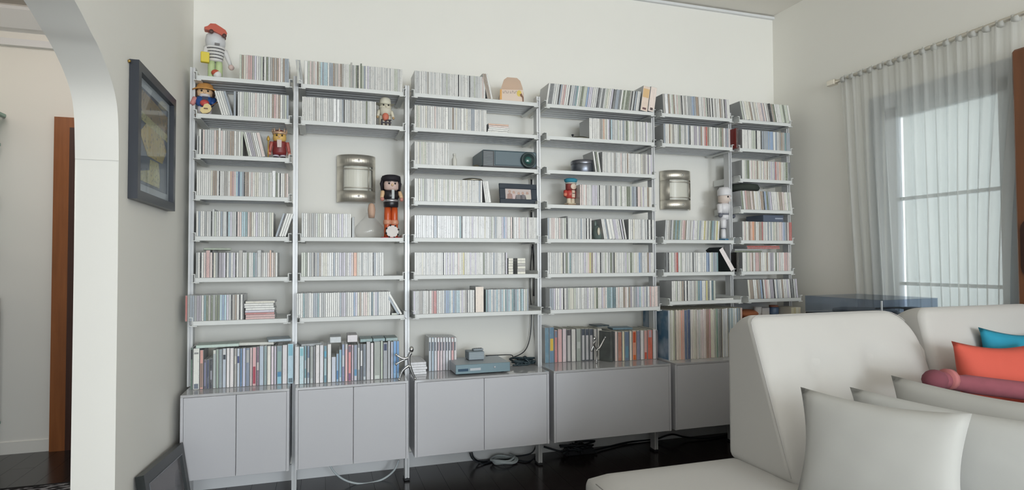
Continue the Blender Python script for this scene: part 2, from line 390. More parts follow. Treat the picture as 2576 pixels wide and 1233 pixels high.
# cabinets
cabx = [(-0.6315, -0.1575), (-0.1295, 0.4195), (0.4520, 1.1985), (1.2275, 1.9770), (2.0060, 2.5560), (2.585, 3.04)]
for b, (x0, x1) in enumerate(cabx):
    lab = ['two-door grey cabinet under the books of the leftmost bay', 'two-door grey cabinet hanging below the blue book spines', 'two-door grey cabinet carrying the video player', 'grey cabinet with one wide front, left of the sofa', 'grey cabinet under the vinyl records beside the sofa back', 'grey cabinet added unseen behind the sofa in the rightmost bay'][b]  # the rightmost cabinet is unseen, added to carry the clutter above it
    t = thing('wall_cabinet', lab, 'cabinet', ((x0 + x1) / 2, 0, 0))
    w = x1 - x0; h = w / 2
    MB().box(-h, -h + 0.012, -DC, -0.03, ZCB, ZCT - 0.012).box(h - 0.012, h, -DC, -0.03, ZCB, ZCT - 0.012).box(-h + 0.012, h - 0.012, -DC + 0.02, -0.03, ZCB, ZCB + 0.012).box(-h + 0.012, h - 0.012, -0.042, -0.03, ZCB + 0.012, ZCT - 0.012).build('body', m_lam, t)
    MB().cbox(-h, h, -DC - 0.001, -0.03, ZCT - 0.012, ZCT, 0.001).build('top', m_lamtop, t)
    n = 2 if b < 3 else 1
    iw = w - 0.024
    for k in range(n):
        a = -h + 0.012 + iw * k / n; c = a + iw / n
        MB().cbox(a + 0.0012, c - 0.0012, -DC, -DC + 0.018, ZCB + 0.001, ZCT - 0.0135, 0.0008).build('door', m_lam, t)

# ---------------- discs, films, books and records ----------------
PAL = dict(w=(214, 212, 204), W=(238, 239, 240), g=(188, 190, 187), G=(150, 153, 151), d=(104, 107, 108), k=(44, 44, 45), c=(210, 204, 180),
           y=(208, 192, 96), o=(216, 156, 120), O=(226, 132, 84), r=(196, 84, 76), R=(206, 60, 48), p=(216, 188, 178), P=(206, 146, 140), b=(112, 146, 192),
           B=(58, 92, 142), l=(152, 194, 208), t=(92, 140, 146), e=(182, 190, 166), E=(104, 116, 84), n=(152, 126, 102), v=(190, 182, 202), V=(150, 140, 156),
           s=(132, 146, 162), m=(162, 156, 146), q=(66, 104, 116))
CNAME = dict(w='white', W='bright white', g='pale grey', G='grey', d='dark grey', k='black', c='cream', y='yellow', o='peach', O='orange', r='dull red', R='red',
             p='pale pink', P='pink', b='blue', B='dark blue', l='light blue', t='teal', e='sage green', E='olive', n='brown', v='lavender', V='mauve', s='slate blue', m='beige', q='dark teal')
BR = 1.28                      # the photograph's print colours are lit colours: lift them to reflectances
def jit(c, a=0.05):
    k = 1 + random.uniform(-a, a); q = PAL[c]; g = sum(q) / 3
    q = [(0.62 * v + 0.38 * g) * 0.84 + 0.16 * 196 for v in q]; return tuple(min(0.9, max(0.012, v * k)) for v in rgb(*q, BR))
m_case = M('clear_case_plastic', (172, 174, 175), 0.2, spec=0.6)
m_spine = spine_mat('printed_spine', False); m_spine_s = spine_mat('printed_spine_shared', True)
m_cover = spine_mat('printed_cover', False, 0.15, 0.35)
m_paper = M('paper_pages', (226, 222, 208), 0.9, noise=0.06, scale=300)
CW, CDEP, CH = 0.0104, 0.142, 0.125
def case_mesh(name, w, dep, h, mats, bev=0.0009):
    """slim case standing on its edge: base centre-bottom at x=0, front face at y=0; printed front (slot 0), plastic elsewhere (slot 1)"""
    mb = MB(); a = w / 2
    vs = [(-a + bev, 0, bev), (a - bev, 0, bev), (a - bev, 0, h - bev), (-a + bev, 0, h - bev), (-a, bev, 0), (a, bev, 0), (a, bev, h), (-a, bev, h), (-a, dep, 0), (a, dep, 0), (a, dep, h), (-a, dep, h)]
    mb.add(vs, [(0, 1, 2, 3)], 0)
    mb.add(vs, [(0, 4, 5, 1), (1, 5, 6, 2), (2, 6, 7, 3), (3, 7, 4, 0), (4, 8, 9, 5), (5, 9, 10, 6), (6, 10, 11, 7), (7, 11, 8, 4), (8, 11, 10, 9)], 1)
    return mb.mesh(name, mats)
me_cd = case_mesh('cd_case', CW, CDEP, CH, [m_spine, m_case])
CDS = []       # every disc case: bay,row,ordinal,centre x,y front,z,thickness k,height k,lean,colour
def expand(s):
    out = []; i = 0; up = 1.0
    while i < len(s):
        c = s[i]
        if c == '^': i += 1; up = 1.09; continue
        if c == ' ': i += 1; continue
        if c == '[':
            j = s.index(']', i); body, n = s[i + 1:j].split('*')
            out += [(random.choice(body), 1.0, 1.0) for _ in range(int(n))]; i = j + 1; continue
        if c.isdigit(): out.append((s[i + 1], float(c), up)); up = 1.0; i += 2; continue
        out.append((c, 0.62 if c == 'k' else 1.0, up)); up = 1.0; i += 1  # thin black cases also stand in for shaded gaps between cases
    return out
def lay(b, r, px0, px1, s, lean=0.0, hk=1.0, yo=0.006):
    """a run of cases between two pixel columns of the photograph (measured along the shelf front)"""
    d, z = shelf_geo(b, r); Y = -d + yo; zt = stop(b, r)
    ypx = 600
    xa = PY(px0, ypx_of(r), Y).x; xb = PY(px1, ypx_of(r), Y).x
    xa = max(xa, XP[b] + 0.0325) if lean == 0 and r < 6 else xa
    xb = min(xb, XP[b + 1] - 0.0325) if lean == 0 and r < 6 else xb
    it = expand(s); tot = sum(q[1] for q in it); pitch = (xb - xa) / tot; x = xa; ca = cos(radians(lean))
    for c, k, up in it:
        wd_ = pitch * k * ca
        th = min(wd_ - 0.0006, wd_ * 0.95)
        CDS.append(dict(b=b, r=r, x=x + pitch * k / 2, y=Y + random.uniform(-0.002, 0.002), z=zt, k=th / CW, h=hk * up * random.uniform(0.992, 1.004), a=radians(lean), c=c, w=th))
        x += pitch * k
def ypx_of(r): return [230, 310, 395, 480, 570, 665, 765][r]
L_ = lay
# leftmost bay
L_(0, 0, 602, 733, "encpPPmvwgekwEgmnmnpwnss")
L_(0, 1, 557, 586, "wwwgs", -16); L_(0, 1, 587, 593, "s"); L_(0, 1, 597, 733, "gwgeegwwpwgwwgewnPpnwGes")
L_(0, 2, 493, 499, "g", 0, 0.74); L_(0, 2, 500, 611, "wkpggggpn^1wpwmmnnwmwe"); L_(0, 2, 625, 668, "ewVVmww2p", -13)
L_(0, 3, 480, 733, "wwww wwwc nnwk wwmm woPp lBls knnw pwcc wwgw gew ^2W Ewkw wnp")
L_(0, 4, 477, 688, "wswwGwgk^gegws2gklvggkpplltpncwvgwcwmgec"); L_(0, 4, 692, 719, "skwww", 17)
L_(0, 5, 475, 698, "Gwkwp^2Pp^kcGkVVvkwswvkw^2mwgEwwts^2gmwgp^opnw")
L_(0, 6, 466, 614, "rGssGVVwtEmEGEElblvgkmnwkwk")
# second bay
L_(1, 0, 752, 764, "gG", -8); L_(1, 0, 765, 1013, "2w epmp wnel sllw ssn 2m pnm wwwe ^m GwEk c ^1E eswv gwwg wwwg wwgw gwwe egww")
L_(1, 1, 755, 946, "wwwwwwgmwwggwwggg2W2WgskgggmgwgwwwggEgwwgw")
L_(1, 4, 755, 883, "gwwmmGmgecmwWgGwwgvwvwWww"); L_(1, 4, 885, 892, "G", 0, 0.86)
L_(1, 5, 755, 965, "eeEwGmkmsnwccwWwswgvVvmwvp2OcwGwwgwwkswgww")
L_(1, 6, 746, 982, "gwwtGGwwsstwGGwwwwwwwsVvGwwwbvcnwppcwqwvswwwwww"); L_(1, 6, 1000, 1013, "sw", -30)
# third bay
L_(2, 0, 1036, 1221, "gggwwwgmwgwgwwwgggegwwwwwkwgwwwgkggegggwpw"); L_(2, 0, 1226, 1240, "nnw", -12, 1.17)
L_(2, 1, 1036, 1224, "wecgwwcggwwpgwwgw2wggngcgg2wwcggsswwgwgww")
L_(2, 2, 1036, 1130, "wwcgecewggwwgwwwwwgwg")
L_(2, 3, 1036, 1213, "wwcgeGgwwgcewwgcwewcwwcwcwwgcwgwwwsw"); L_(2, 3, 1221, 1236, "ww2w", -8)
L_(2, 4, 1037, 1355, "WWWWWWWWWW2sWWWWWWWWWwgWtkWWWWwvWWwWWWcWWgegsgwwvbvwwpkwWWpwwgwVwwwwg")  # many bright white spines here hold the window's reflection as colour
L_(2, 5, 1037, 1276, "wwwwcwgwgwwwgwwwkwvwvwvwwpwcywwwvwwvwwwwEggwgwsggwwgwkv")
L_(2, 6, 1040, 1194, "vggmmgwwmwP2rgwgwsbblwbsllwvwmkw2gw"); L_(2, 6, 1222, 1330, "tslwsglwslwtslwtqslwtlwes")
# fourth bay
L_(3, 0, 1373, 1606, "wddgwgkspPwwkggstweE2ebvvwwgkdgdgecwvkdssdwEeEEmkgkswg", 9)
L_(3, 1, 1482, 1640, "wwwwwwmmocwvklgggegwsgEewwegmwgwgwvwgg")
L_(3, 2, 1497, 1512, "wkEw", -8); L_(3, 2, 1513, 1640, "kwwgwwgwmgwwpgwwnwgww2w2wcmmwVwv")
L_(3, 3, 1459, 1640, "ppwpwwgvvvgkwwwGGmdwgdgwewwwEEessskppcvwwncw")
L_(3, 4, 1375, 1488, "swpp wwpm we ^1k gwgg wggs wgkw kw"); L_(3, 4, 1520, 1577, "wws 2w 2w vvww kvkw", -10); L_(3, 4, 1581, 1645, "wwcw wwgw gkwk w")
L_(3, 5, 1377, 1645, "gwggwgwckgEgtgwggwwgvwpynwvgwkgwewgEGkcwgwwgvewEewcwbswgwnvww")
L_(3, 6, 1383, 1660, "ssvwwvwkwGeccegwgwwgvwwgcEwwvpwttlqqwpwwnpwnVwGsvlwvwswP2p2pd")
# fifth bay
L_(4, 0, 1669, 1836, "m2WnwenwpemkwmwGGsbsnnwwwpekmkwkwmwwnmwkVww", -3)
L_(4, 1, 1669, 1836, "swwncmwwGEgwGwskwwVVwVnwPRnewGwGweEnwVsp")
L_(4, 4, 1672, 1808, "gwmdgEtEtepPnwgmwvwwesgwycGeEtseyw", 4)
L_(4, 5, 1673, 1807, "kdkwewPRwewwgwgwkgw2wgwwbBwesst")
L_(4, 6, 1690, 1800, "wwewcnkwkwgwmetbwwydwqe")
# rightmost bay
L_(5, 0, 1868, 1990, "ew2ccnwmcwppVpwm2knEwww2eE2ew", -11)
L_(5, 1, 1866, 1988, "1wwwwweekwwksssb2bwsgmnmtss")
L_(5, 2, 1866, 1990, "wwe2EwpcpcncwcwpcnwgvwVrppocwe2E2d")
L_(5, 3, 1866, 1992, "EwPnnpnwcw2nkbEsvwwwcnnpcwew", -5)
L_(5, 4, 1868, 1994, "wpcwno2OnwwnnrwgwswswecmwppvbsdpRR")
L_(5, 5, 1868, 1990, "wwecpnwPPnwwcnwVVwEwpwwPPpw")
L_(5, 6, 1884, 2008, "cnnwwnmbkwPpwVVkwsgwnwwvwkdkgv", -5)

def proj_area(c): return c['w'] * CH * c['h'] / ((Vector((c['x'], c['y'], c['z'])) - CAM).dot(FWD) ** 2)
CDS.sort(key=lambda c: (c['b'], c['r'], c['x']))
cnt = {}
for c in CDS:
    q = (c['b'], c['r']); cnt[q] = cnt.get(q, 0) + 1; c['n'] = cnt[q]
tops = set(id(c) for c in sorted(CDS, key=proj_area, reverse=True)[:300])
def ordn(n): return f"{n}{'th' if 10 <= n % 100 <= 20 else {1: 'st', 2: 'nd', 3: 'rd'}.get(n % 10, 'th')}"
GN = lambda b, r: f'disc cases on the {ROW[r]} shelf of the {BAY[b]}'
def cd_matrix(c):
    # pivot about the lower corner on the side it leans to
    a = c['a']; hw = c['w'] / 2
    if abs(a) < 1e-6: return Vector((c['x'], c['y'], c['z'])), 0.0
    s = -1 if a < 0 else 1
    return Vector((c['x'] - s * (hw * cos(a) - hw), c['y'], c['z'] + hw * sin(abs(a)))), a
sv, sf, smi, scol = [], [], [], []
base_v = [tuple(v.co) for v in me_cd.vertices]; base_f = [tuple(p.vertices) for p in me_cd.polygons]; base_m = [p.material_index for p in me_cd.polygons]
for c in CDS:
    loc, a = cd_matrix(c)
    if id(c) in tops:
        o = bpy.data.objects.new('cd_case', me_cd); COL.objects.link(o)
        o.location = loc; o.rotation_euler = (0, a, 0); o.scale = (c['k'], 1, c['h']); o.color = (*jit(c['c']), 1)
        st = 'leaning ' if abs(a) > 0.1 else ''
        bay = {0: 'leftmost', 1: 'second', 2: 'third', 3: 'fourth', 4: 'fifth', 5: 'rightmost'}[c['b']]
        tag(o, f"{st}{CNAME[c['c']]}-spined disc case, {ordn(c['n'])} from left on {bay} bay's {ROW[c['r']]} shelf", 'disc case', GN(c['b'], c['r']))
    else:
        ca, sa = cos(a), sin(a); k = len(sv); col = (*jit(c['c']), 1)
        for vx, vy, vz in base_v:
            vx *= c['k']; vz *= c['h']
            sv.append((loc.x + vx * ca + vz * sa, loc.y + vy, loc.z - vx * sa + vz * ca)); scol.append(col)
        sf += [tuple(k + i for i in f) for f in base_f]; smi += base_m
me = bpy.data.meshes.new('cd_cases'); me.from_pydata(sv, [], sf); me.materials.append(m_spine_s); me.materials.append(m_case)
me.polygons.foreach_set('material_index', smi)
at = me.attributes.new('spine_colour', 'FLOAT_COLOR', 'POINT'); at.data.foreach_set('color', [q for c in scol for q in c]); me.update()
o = put('cd_cases', me); tag(o, 'the many smaller disc cases filling the shelves of the further bays', 'disc cases'); o['kind'] = 'stuff'
def soft(c):
    g = sum(c) / 3; return rgb(*[(0.85 * v + 0.15 * g) * 0.86 + 0.14 * 196 for v in c], BR)
# films, boxes and books standing on the cabinets -----------------------------------------------
def dvd(px0, px1, base_px, top_py, bot_py, col, label, group=None, cat='film case', name='film_case', dep=0.135, Y=None, hscale=None, rough=None):
    """upright case whose front covers the pixel columns px0..px1 and stands on the cabinet top"""
    if Y is None: Y = PZ((px0 + px1) / 2, bot_py, ZCT).y
    p0 = PY(px0, bot_py, Y); p1 = PY(px1, bot_py, Y)
    h = PY((px0 + px1) / 2, top_py, Y).z - ZCT
    w = max(0.004, p1.x - p0.x - 0.0008)
    o = put(name, case_mesh(name, w, min(dep, -Y - 0.012), h, [m_cover, m_case], 0.0014), None, ((p0.x + p1.x) / 2, Y, ZCT + 0.0005))
    o.color = (*soft(col), 1); tag(o, label, cat, group); return o
def band(o, z0, z1, col, w=None, name='spine_label', x0=-1, x1=1):
    """a printed block on the front of a case: thin raised label, a part of it"""
    xs = [v.co.x for v in o.data.vertices]; zs = [v.co.z for v in o.data.vertices]; h = max(zs); a = max(xs) * 0.86
    mb = MB().box(a * x0, a * x1, -0.0006, 0.0, h * z0, h * z1)
    return mb.build(name, M('label_%d_%d_%d' % col, col, 0.4), o)
Yb = -0.302
rowA = [  # px range in 7.707x crop (x0=450), top y, colour, name, bands
 (220, 265, 875, (60, 90, 72), 'dark green', [(0.72, 0.95, (40, 44, 48))]), (270, 395, 877, (214, 214, 206), 'thick white', [(0.02, 0.14, (120, 128, 140)), (0.86, 0.9, (150, 150, 150))]),
 (400, 470, 881, (206, 140, 128), 'salmon pink', [(0.05, 0.66, (150, 130, 120))]), (478, 528, 905, (64, 60, 84), 'short dark purple', [(0.1, 0.9, (130, 130, 160))]),
 (532, 588, 905, (54, 60, 88), 'short navy blue', []), (596, 648, 903, (34, 36, 46), 'short black', [(0.3, 0.6, (150, 150, 160))]),
 (655, 715, 881, (196, 196, 186), 'mottled white', [(0.02, 0.9, (176, 184, 186))]), (718, 768, 879, (132, 150, 134), 'moss green', []), (772, 838, 879, (124, 138, 146), 'grey green', []),
 (842, 912, 877, (168, 178, 192), 'pale blue grey', [(0.72, 0.84, (60, 66, 74)), (0.84, 0.97, (214, 214, 214))]), (918, 982, 876, (214, 208, 208), 'pale pinkish white', []),
 (985, 1060, 876, (214, 206, 206), 'wider pinkish white', []), (1066, 1118, 877, (150, 146, 142), 'brown grey', [(0.6, 0.8, (204, 200, 190))]), (1122, 1176, 877, (176, 186, 204), 'white and blue', [(0.62, 0.8, (70, 80, 130))]),
 (1180, 1224, 877, (70, 112, 160), 'strong blue', []), (1228, 1290, 876, (176, 180, 208), 'lavender blue', []), (1294, 1368, 876, (110, 122, 146), 'slate blue', [(0.62, 0.95, (180, 180, 178))]),
 (1372, 1418, 875, (200, 172, 170), 'rosy grey', []), (1422, 1496, 874, (206, 150, 152), 'crimson and pink', [(0.06, 0.5, (170, 66, 84))]), (1500, 1554, 873, (104, 74, 96), 'dark plum', [(0.4, 0.6, (200, 190, 190))]),
 (1558, 1640, 871, (164, 178, 196), 'thick blue grey', []), (1644, 1704, 871, (112, 136, 140), 'dull teal', []), (1708, 1780, 871, (214, 210, 198), 'cream', []),
 (1784, 1838, 871, (212, 196, 206), 'pink lilac', []), (1842, 1888, 871, (178, 168, 186), 'mauve', []), (1894, 1998, 870, (104, 128, 140), 'dark teal and cyan', [(0.02, 0.2, (150, 200, 220)), (0.2, 0.32, (80, 140, 180)), (0.35, 0.85, (150, 176, 170))]),
 (2004, 2098, 868, (208, 202, 204), 'thick pale', []), (2104, 2222, 865, (164, 198, 214), 'thick pale cyan', [(0.03, 0.14, (110, 130, 140)), (0.7, 0.98, (140, 196, 214))])]
for a, c, ty, col, nm, bands in rowA:
    px0, px1 = 450 + a / 7.707, 450 + c / 7.707
    o = dvd(px0, px1, 0, ty, 979 - (px0 - 478) * 0.0545, col, f'{nm} film case standing on the leftmost cabinet', 'film cases on the leftmost cabinet', Y=Yb)
    for z0, z1, bc in bands: band(o, z0, z1, bc, x0=-0.8, x1=0.8)
Yb2 = -0.335
rowB = [
 (50, 132, 872, (204, 204, 206), 'thick off-white', []), (136, 224, 872, (176, 204, 212), 'thick pale cyan', [(0.75, 0.95, (140, 196, 206))]), (228, 274, 870, (80, 132, 144), 'teal', [(0.02, 0.16, (200, 210, 214)), (0.4, 0.62, (170, 186, 196))]),
 (282, 332, 870, (86, 110, 140), 'dark slate', [(0.02, 0.16, (190, 200, 206)), (0.3, 0.68, (190, 190, 190))]), (340, 400, 872, (140, 146, 142), 'olive grey', [(0.02, 0.14, (190, 196, 196))]), (405, 440, 872, (110, 112, 120), 'thin dark grey', []),
 (446, 520, 868, (214, 208, 208), 'white', []), (524, 596, 868, (208, 206, 212), 'second white', []), (602, 660, 870, (72, 120, 140), 'petrol', [(0.2, 0.65, (170, 196, 202)), (0.7, 0.85, (90, 170, 200))]),
 (670, 744, 866, (212, 210, 206), 'tall cream', []), (750, 834, 898, (184, 190, 206), 'short lilac', []), (838, 888, 890, (120, 156, 190), 'blue', [(0.1, 0.4, (80, 130, 180))]), (892, 942, 880, (110, 162, 186), 'azure', [(0.02, 0.14, (200, 210, 220))]),
 (946, 1000, 866, (96, 104, 150), 'indigo', [(0.4, 0.7, (200, 206, 214)), (0.7, 0.98, (160, 176, 206))]), (1006, 1060, 866, (214, 160, 160), 'blush pink', [(0.86, 1.0, (200, 200, 200))]), (1066, 1126, 868, (204, 110, 112), 'coral red', [(0.02, 0.22, (130, 90, 130)), (0.8, 0.97, (110, 100, 120))]),
 (1132, 1170, 868, (188, 160, 180), 'thin mauve', []), (1176, 1240, 868, (124, 136, 160), 'grey blue', [(0.02, 0.14, (206, 206, 214)), (0.14, 0.32, (96, 150, 190))]), (1246, 1290, 866, (110, 118, 124), 'charcoal and white', [(0.3, 0.9, (206, 208, 206))]),
 (1296, 1344, 866, (66, 72, 84), 'black and white', [(0.4, 0.82, (220, 220, 220))]), (1350, 1408, 866, (100, 112, 126), 'dark slate grey', [(0.02, 0.1, (200, 206, 210))]), (1414, 1490, 860, (176, 174, 178), 'silver grey', []),
 (1496, 1550, 863, (214, 206, 208), 'narrow white', []), (1560, 1680, 860, (140, 146, 138), 'very thick olive grey', [(0.02, 0.11, (206, 212, 206))]), (1686, 1730, 858, (172, 184, 164), 'sage', []), (1736, 1816, 862, (140, 144, 150), 'grey and navy', [(0.78, 0.96, (48, 60, 96))]),
 (1822, 1872, 858, (160, 164, 168), 'ash grey', []), (1882, 1922, 860, (176, 186, 214), 'light periwinkle', []), (1926, 1988, 858, (84, 144, 206), 'bright blue', [(0.02, 0.14, (150, 190, 226))]), (1990, 2040, 858, (70, 132, 200), 'last bright blue', [(0.02, 0.14, (150, 190, 226))])]
for a, c, ty, col, nm, bands in rowB:
    px0, px1 = 740 + a / 7.707, 740 + c / 7.707
    o = dvd(px0, px1, 0, ty, 0, col, f'{nm} film case standing on the second cabinet', 'film cases on the second cabinet', Y=Yb2)
    for z0, z1, bc in bands: band(o, z0, z1, bc, x0=-0.8, x1=0.8)
# flat cases lying across the film rows
def flat_case(name, c, w, d, h, rz, col, label, cat='film case', group=None):
    mb = MB().cbox(-w / 2, w / 2, -d / 2, d / 2, 0, h, 0.0012)
    o = mb.build(name, m_cover, None, c, (0, 0, radians(rz))); o.color = (*soft(col), 1); return tag(o, label, cat, group)
topA = ZCT + 0.2005
flat_case('film_case', (-0.50, -0.235, topA - 0.001), 0.19, 0.12, 0.014, 4, (168, 190, 178), 'pale green film case lying flat on the leftmost film row')
flat_case('film_case', (-0.33, -0.20, topA - 0.003), 0.19, 0.12, 0.014, -6, (206, 206, 196), 'cream film case lying flat over the middle of the leftmost film row')
flat_case('film_case', (-0.22, -0.21, topA + 0.012), 0.11, 0.135, 0.012, 8, (150, 168, 180), 'blue grey case lying flat beside the second upright')
topB = ZCT + 0.193
for k, (xx, cc, nm) in enumerate([(0.285, (120, 150, 150), 'first'), (0.33, (112, 144, 150), 'second'), (0.375, (126, 152, 152), 'third')]):
    flat_case('film_case', (0.215 + k * 0.066, -0.245, topB + 0.002), 0.062, 0.13, 0.016, 0, cc, f'small teal grey case lying on the second film row, {nm} of three', group='teal cases lying on the film row')
flat_case('film_case', (-0.07, -0.25, topB - 0.006), 0.1, 0.12, 0.012, 12, (150, 156, 160), 'grey case lying on the left end of the second film row')
flat_case('film_case', (0.06, -0.235, topB + 0.004), 0.055, 0.13, 0.03, 0, (190, 196, 200), 'silver box standing proud of the second film row')
flat_case('film_case', (0.145, -0.235, topB + 0.004), 0.05, 0.13, 0.036, 0, (206, 200, 204), 'white box on top of the second film row beside cyan film')
# third cabinet: film row, flat stack, player, small box, cables
for k in range(10):
    a = 1078.5 + k * 7.1
    col = [(176, 186, 196), (150, 170, 186), (196, 196, 202), (206, 176, 180), (206, 186, 190), (196, 188, 196), (186, 190, 198), (190, 190, 196), (212, 150, 150), (196, 190, 190)][k]
    o = dvd(a, a + 6.6, 0, 849, 931, col, f'film case with white topped dark spine, {ordn(k + 1)} of ten on the third cabinet', 'ten film cases on the third cabinet', Y=-0.20)
    band(o, 0.86, 0.97, (224, 228, 230), x0=-0.8, x1=0.8); band(o, 0.60, 0.86, (84, 92, 106), x0=-0.8, x1=0.1)
p = PZ(1056, 930, ZCT)
for k in range(5):
    flat_case('paper_sleeve', (0.497 + 0.004 * random.uniform(-1, 1), -0.17, ZCT + 0.0005 + k * 0.0135), 0.085, 0.2, 0.0125, random.uniform(-1, 1), (208, 208, 212), f'flat white case beside ten film cases, {["lowest", "second", "middle", "fourth", "topmost"][k]} of its stack', group='flat white cases on the third cabinet', cat='disc case')
m_dev = M('blue_grey_device_metal', (118, 140, 148), 0.35, 0.2); m_devtop = M('grey_device_top', (176, 184, 190), 0.4)
pl = PY(1146, 945, -0.37).x; pr_ = PY(1282, 930, -0.37).x
t = thing('video_player', 'flat grey video player on the third cabinet', 'video player', ((pl + pr_) / 2, -0.245, ZCT), radians(0))
w = (pr_ - pl) / 2
MB().cbox(-w, w, -0.125, 0.115, 0.008, 0.058, 0.002).build('casing', m_devtop, t)
MB().cbox(-w - 0.001, w + 0.001, -0.132, -0.125, 0.008, 0.058, 0.002).build('front_panel', m_dev, t)
MB().box(-w + 0.012, -w + 0.068, -0.1335, -0.132, 0.022, 0.036).build('display', M('dark_blue_display', (58, 82, 104), 0.2), t)
MB().box(-w + 0.078, -w + 0.138, -0.1345, -0.132, 0.024, 0.037).build('disc_tray', M('silver_tray', (190, 194, 200), 0.3), t)
MB().lathe([(0.006, 0), (0.006, 0.004)], (0, 0, 0), 10).build('button', M('silver_tray', (190, 194, 200), 0.3), t, (w * 0.42, -0.132, 0.036), (pi / 2, 0, 0))
for s in (-1, 1):
    for q in (-1, 1): MB().lathe([(0.011, 0), (0.011, 0.008)], (s * (w - 0.03), q * 0.09, 0), 10).build('foot', m_black, t)
pt = PY(1195, 905, -0.25)
t = thing('receiver_box', 'small ribbed grey receiver box on top of the video player', 'receiver', (PY(1199, 905, -0.27).x, -0.225, ZCT + 0.058))
bxm = MB().cbox(-0.045, 0.045, -0.045, 0.05, 0.004, 0.05, 0.003)
bxm.build('casing', M('grey_ribbed_plastic', (138, 150, 158), 0.5), t)
rb = MB()
for k in range(4): rb.box(-0.043, 0.043, -0.0465, -0.045, 0.012 + k * 0.009, 0.016 + k * 0.009)
rb.build('rib', M('grey_rib_plastic', (160, 170, 176), 0.5), t)
MB().box(-0.04, 0.04, -0.04, 0.045, 0, 0.004).build('foot', m_black, t)
t = thing('remote_control', 'small grey remote control lying on the ribbed receiver box', 'remote', (PY(1202, 890, -0.23).x, -0.225, ZCT + 0.108), radians(6))
MB().cbox(-0.03, 0.03, -0.016, 0.016, 0, 0.012, 0.003).build('body', M('grey_remote', (150, 158, 164), 0.5), t)
for k in range(4): MB().box(-0.024 + k * 0.013, -0.016 + k * 0.013, -0.008, 0.004, 0.012, 0.0135).build('key', m_black, t)
# fourth cabinet: binders, magazine boxes, books
Y4 = -0.165
rowD = [(112, 158, 825, (88, 128, 150), 'blue binder', 'leftmost blue binder on the fourth cabinet', []), (160, 213, 824, (84, 122, 150), 'blue binder', 'blue binder with yellow label on the fourth cabinet', [(0.34, 0.68, (232, 196, 84))]),
 (217, 250, 832, (190, 110, 110), 'book', 'thin red book with blue top beside the blue binders', [(0.78, 0.98, (120, 140, 160))]), (254, 300, 829, (212, 160, 158), 'book', 'salmon pink book beside the thin red book', []),
 (305, 346, 828, (214, 192, 196), 'book', 'pale pink book standing on the fourth cabinet', []), (350, 398, 830, (66, 60, 66), 'book', 'dark book with long white spine label on the fourth cabinet', [(0.02, 0.82, (206, 202, 200))]),
 (402, 448, 829, (212, 208, 202), 'book', 'plain white book between the dark book and the grey one', []), (456, 506, 828, (150, 158, 150), 'book', 'grey green book standing left of the three black-topped volumes', [(0.4, 0.6, (200, 204, 200))]),
 (512, 550, 828, (52, 60, 76), 'book', 'black-topped white volume, left one of three', [(0.03, 0.80, (214, 212, 214))]), (554, 594, 828, (52, 60, 76), 'book', 'black-topped white volume, middle one of three', [(0.03, 0.80, (214, 212, 214))]), (598, 637, 828, (52, 60, 76), 'book', 'black-topped white volume, right one of three', [(0.03, 0.80, (214, 212, 214))]),
 (646, 680, 829, (170, 166, 160), 'book', 'thin marbled grey book behind the silver figure', []), (686, 736, 828, (202, 198, 188), 'book', 'cream book beside the dark slanted cover', [])]
for a, c, ty, col, nm, lb, bands in rowD:
    px0, px1 = 1340 + a / 4.403, 1340 + c / 4.403
    o = dvd(px0, px1, 0, ty, 0, col, lb, 'books on the fourth cabinet', 'binder' if 'binder' in nm else 'book', nm.replace(' ', '_'), 0.15, Y=Y4)
    for z0, z1, bc in bands: band(o, z0, z1, bc, x0=-0.75, x1=0.75)
    if 'binder' not in nm:
        xs = [v.co.x for v in o.data.vertices]; a_ = max(xs); h_ = max(v.co.z for v in o.data.vertices)
        MB().box(-a_ * 0.82, a_ * 0.82, 0.004, min(0.15, -Y4 - 0.012) - 0.002, h_, h_ + 0.0015).build('pages', m_paper, o)
Y4b = -0.245
rowE = [(876, 904, 835, (214, 190, 184), 'pinkish white paperback right of the slanted dark cover', []), (908, 950, 836, (168, 104, 84), 'rust brown paperback on the fourth cabinet', []), (955, 980, 835, (216, 206, 170), 'thin cream paperback beside the rust one', []),
 (983, 1030, 835, (84, 104, 132), 'navy and teal mottled book on the fourth cabinet', [(0.1, 0.5, (110, 150, 170))]), (1035, 1062, 834, (220, 206, 186), 'ivory paperback beside the navy mottled book', []), (1066, 1110, 833, (206, 130, 100), 'orange and cream book on the fourth cabinet', [(0.6, 0.95, (200, 90, 60)), (0.02, 0.18, (214, 110, 60))]),
 (1114, 1150, 833, (110, 110, 136), 'dark indigo book beside the orange one', []), (1154, 1190, 832, (212, 208, 208), 'white book right of the dark indigo one', []), (1193, 1228, 832, (206, 150, 140), 'pink and red book left of the bright red one', [(0.02, 0.25, (200, 90, 70))]),
 (1232, 1286, 831, (206, 84, 60), 'bright red book on the fourth cabinet', [(0.75, 0.98, (200, 180, 190))]), (1290, 1326, 829, (212, 206, 210), 'white book at right of the bright red one', []), (1329, 1345, 832, (112, 100, 112), 'last thin dark book on the fourth cabinet', [])]
for a, c, ty, col, lb, bands in rowE:
    px0, px1 = 1340 + a / 4.403, 1340 + c / 4.403
    o = dvd(px0, px1, 0, ty, 0, col, lb, 'books on the fourth cabinet', 'book', 'book', 0.19, Y=Y4b)
    for z0, z1, bc in bands: band(o, z0, z1, bc, x0=-0.7, x1=0.7)
    xs = [v.co.x for v in o.data.vertices]; a_ = max(xs); h_ = max(v.co.z for v in o.data.vertices)
    MB().box(-a_ * 0.82, a_ * 0.82, 0.004, 0.186, h_, h_ + 0.0015).build('pages', m_paper, o)
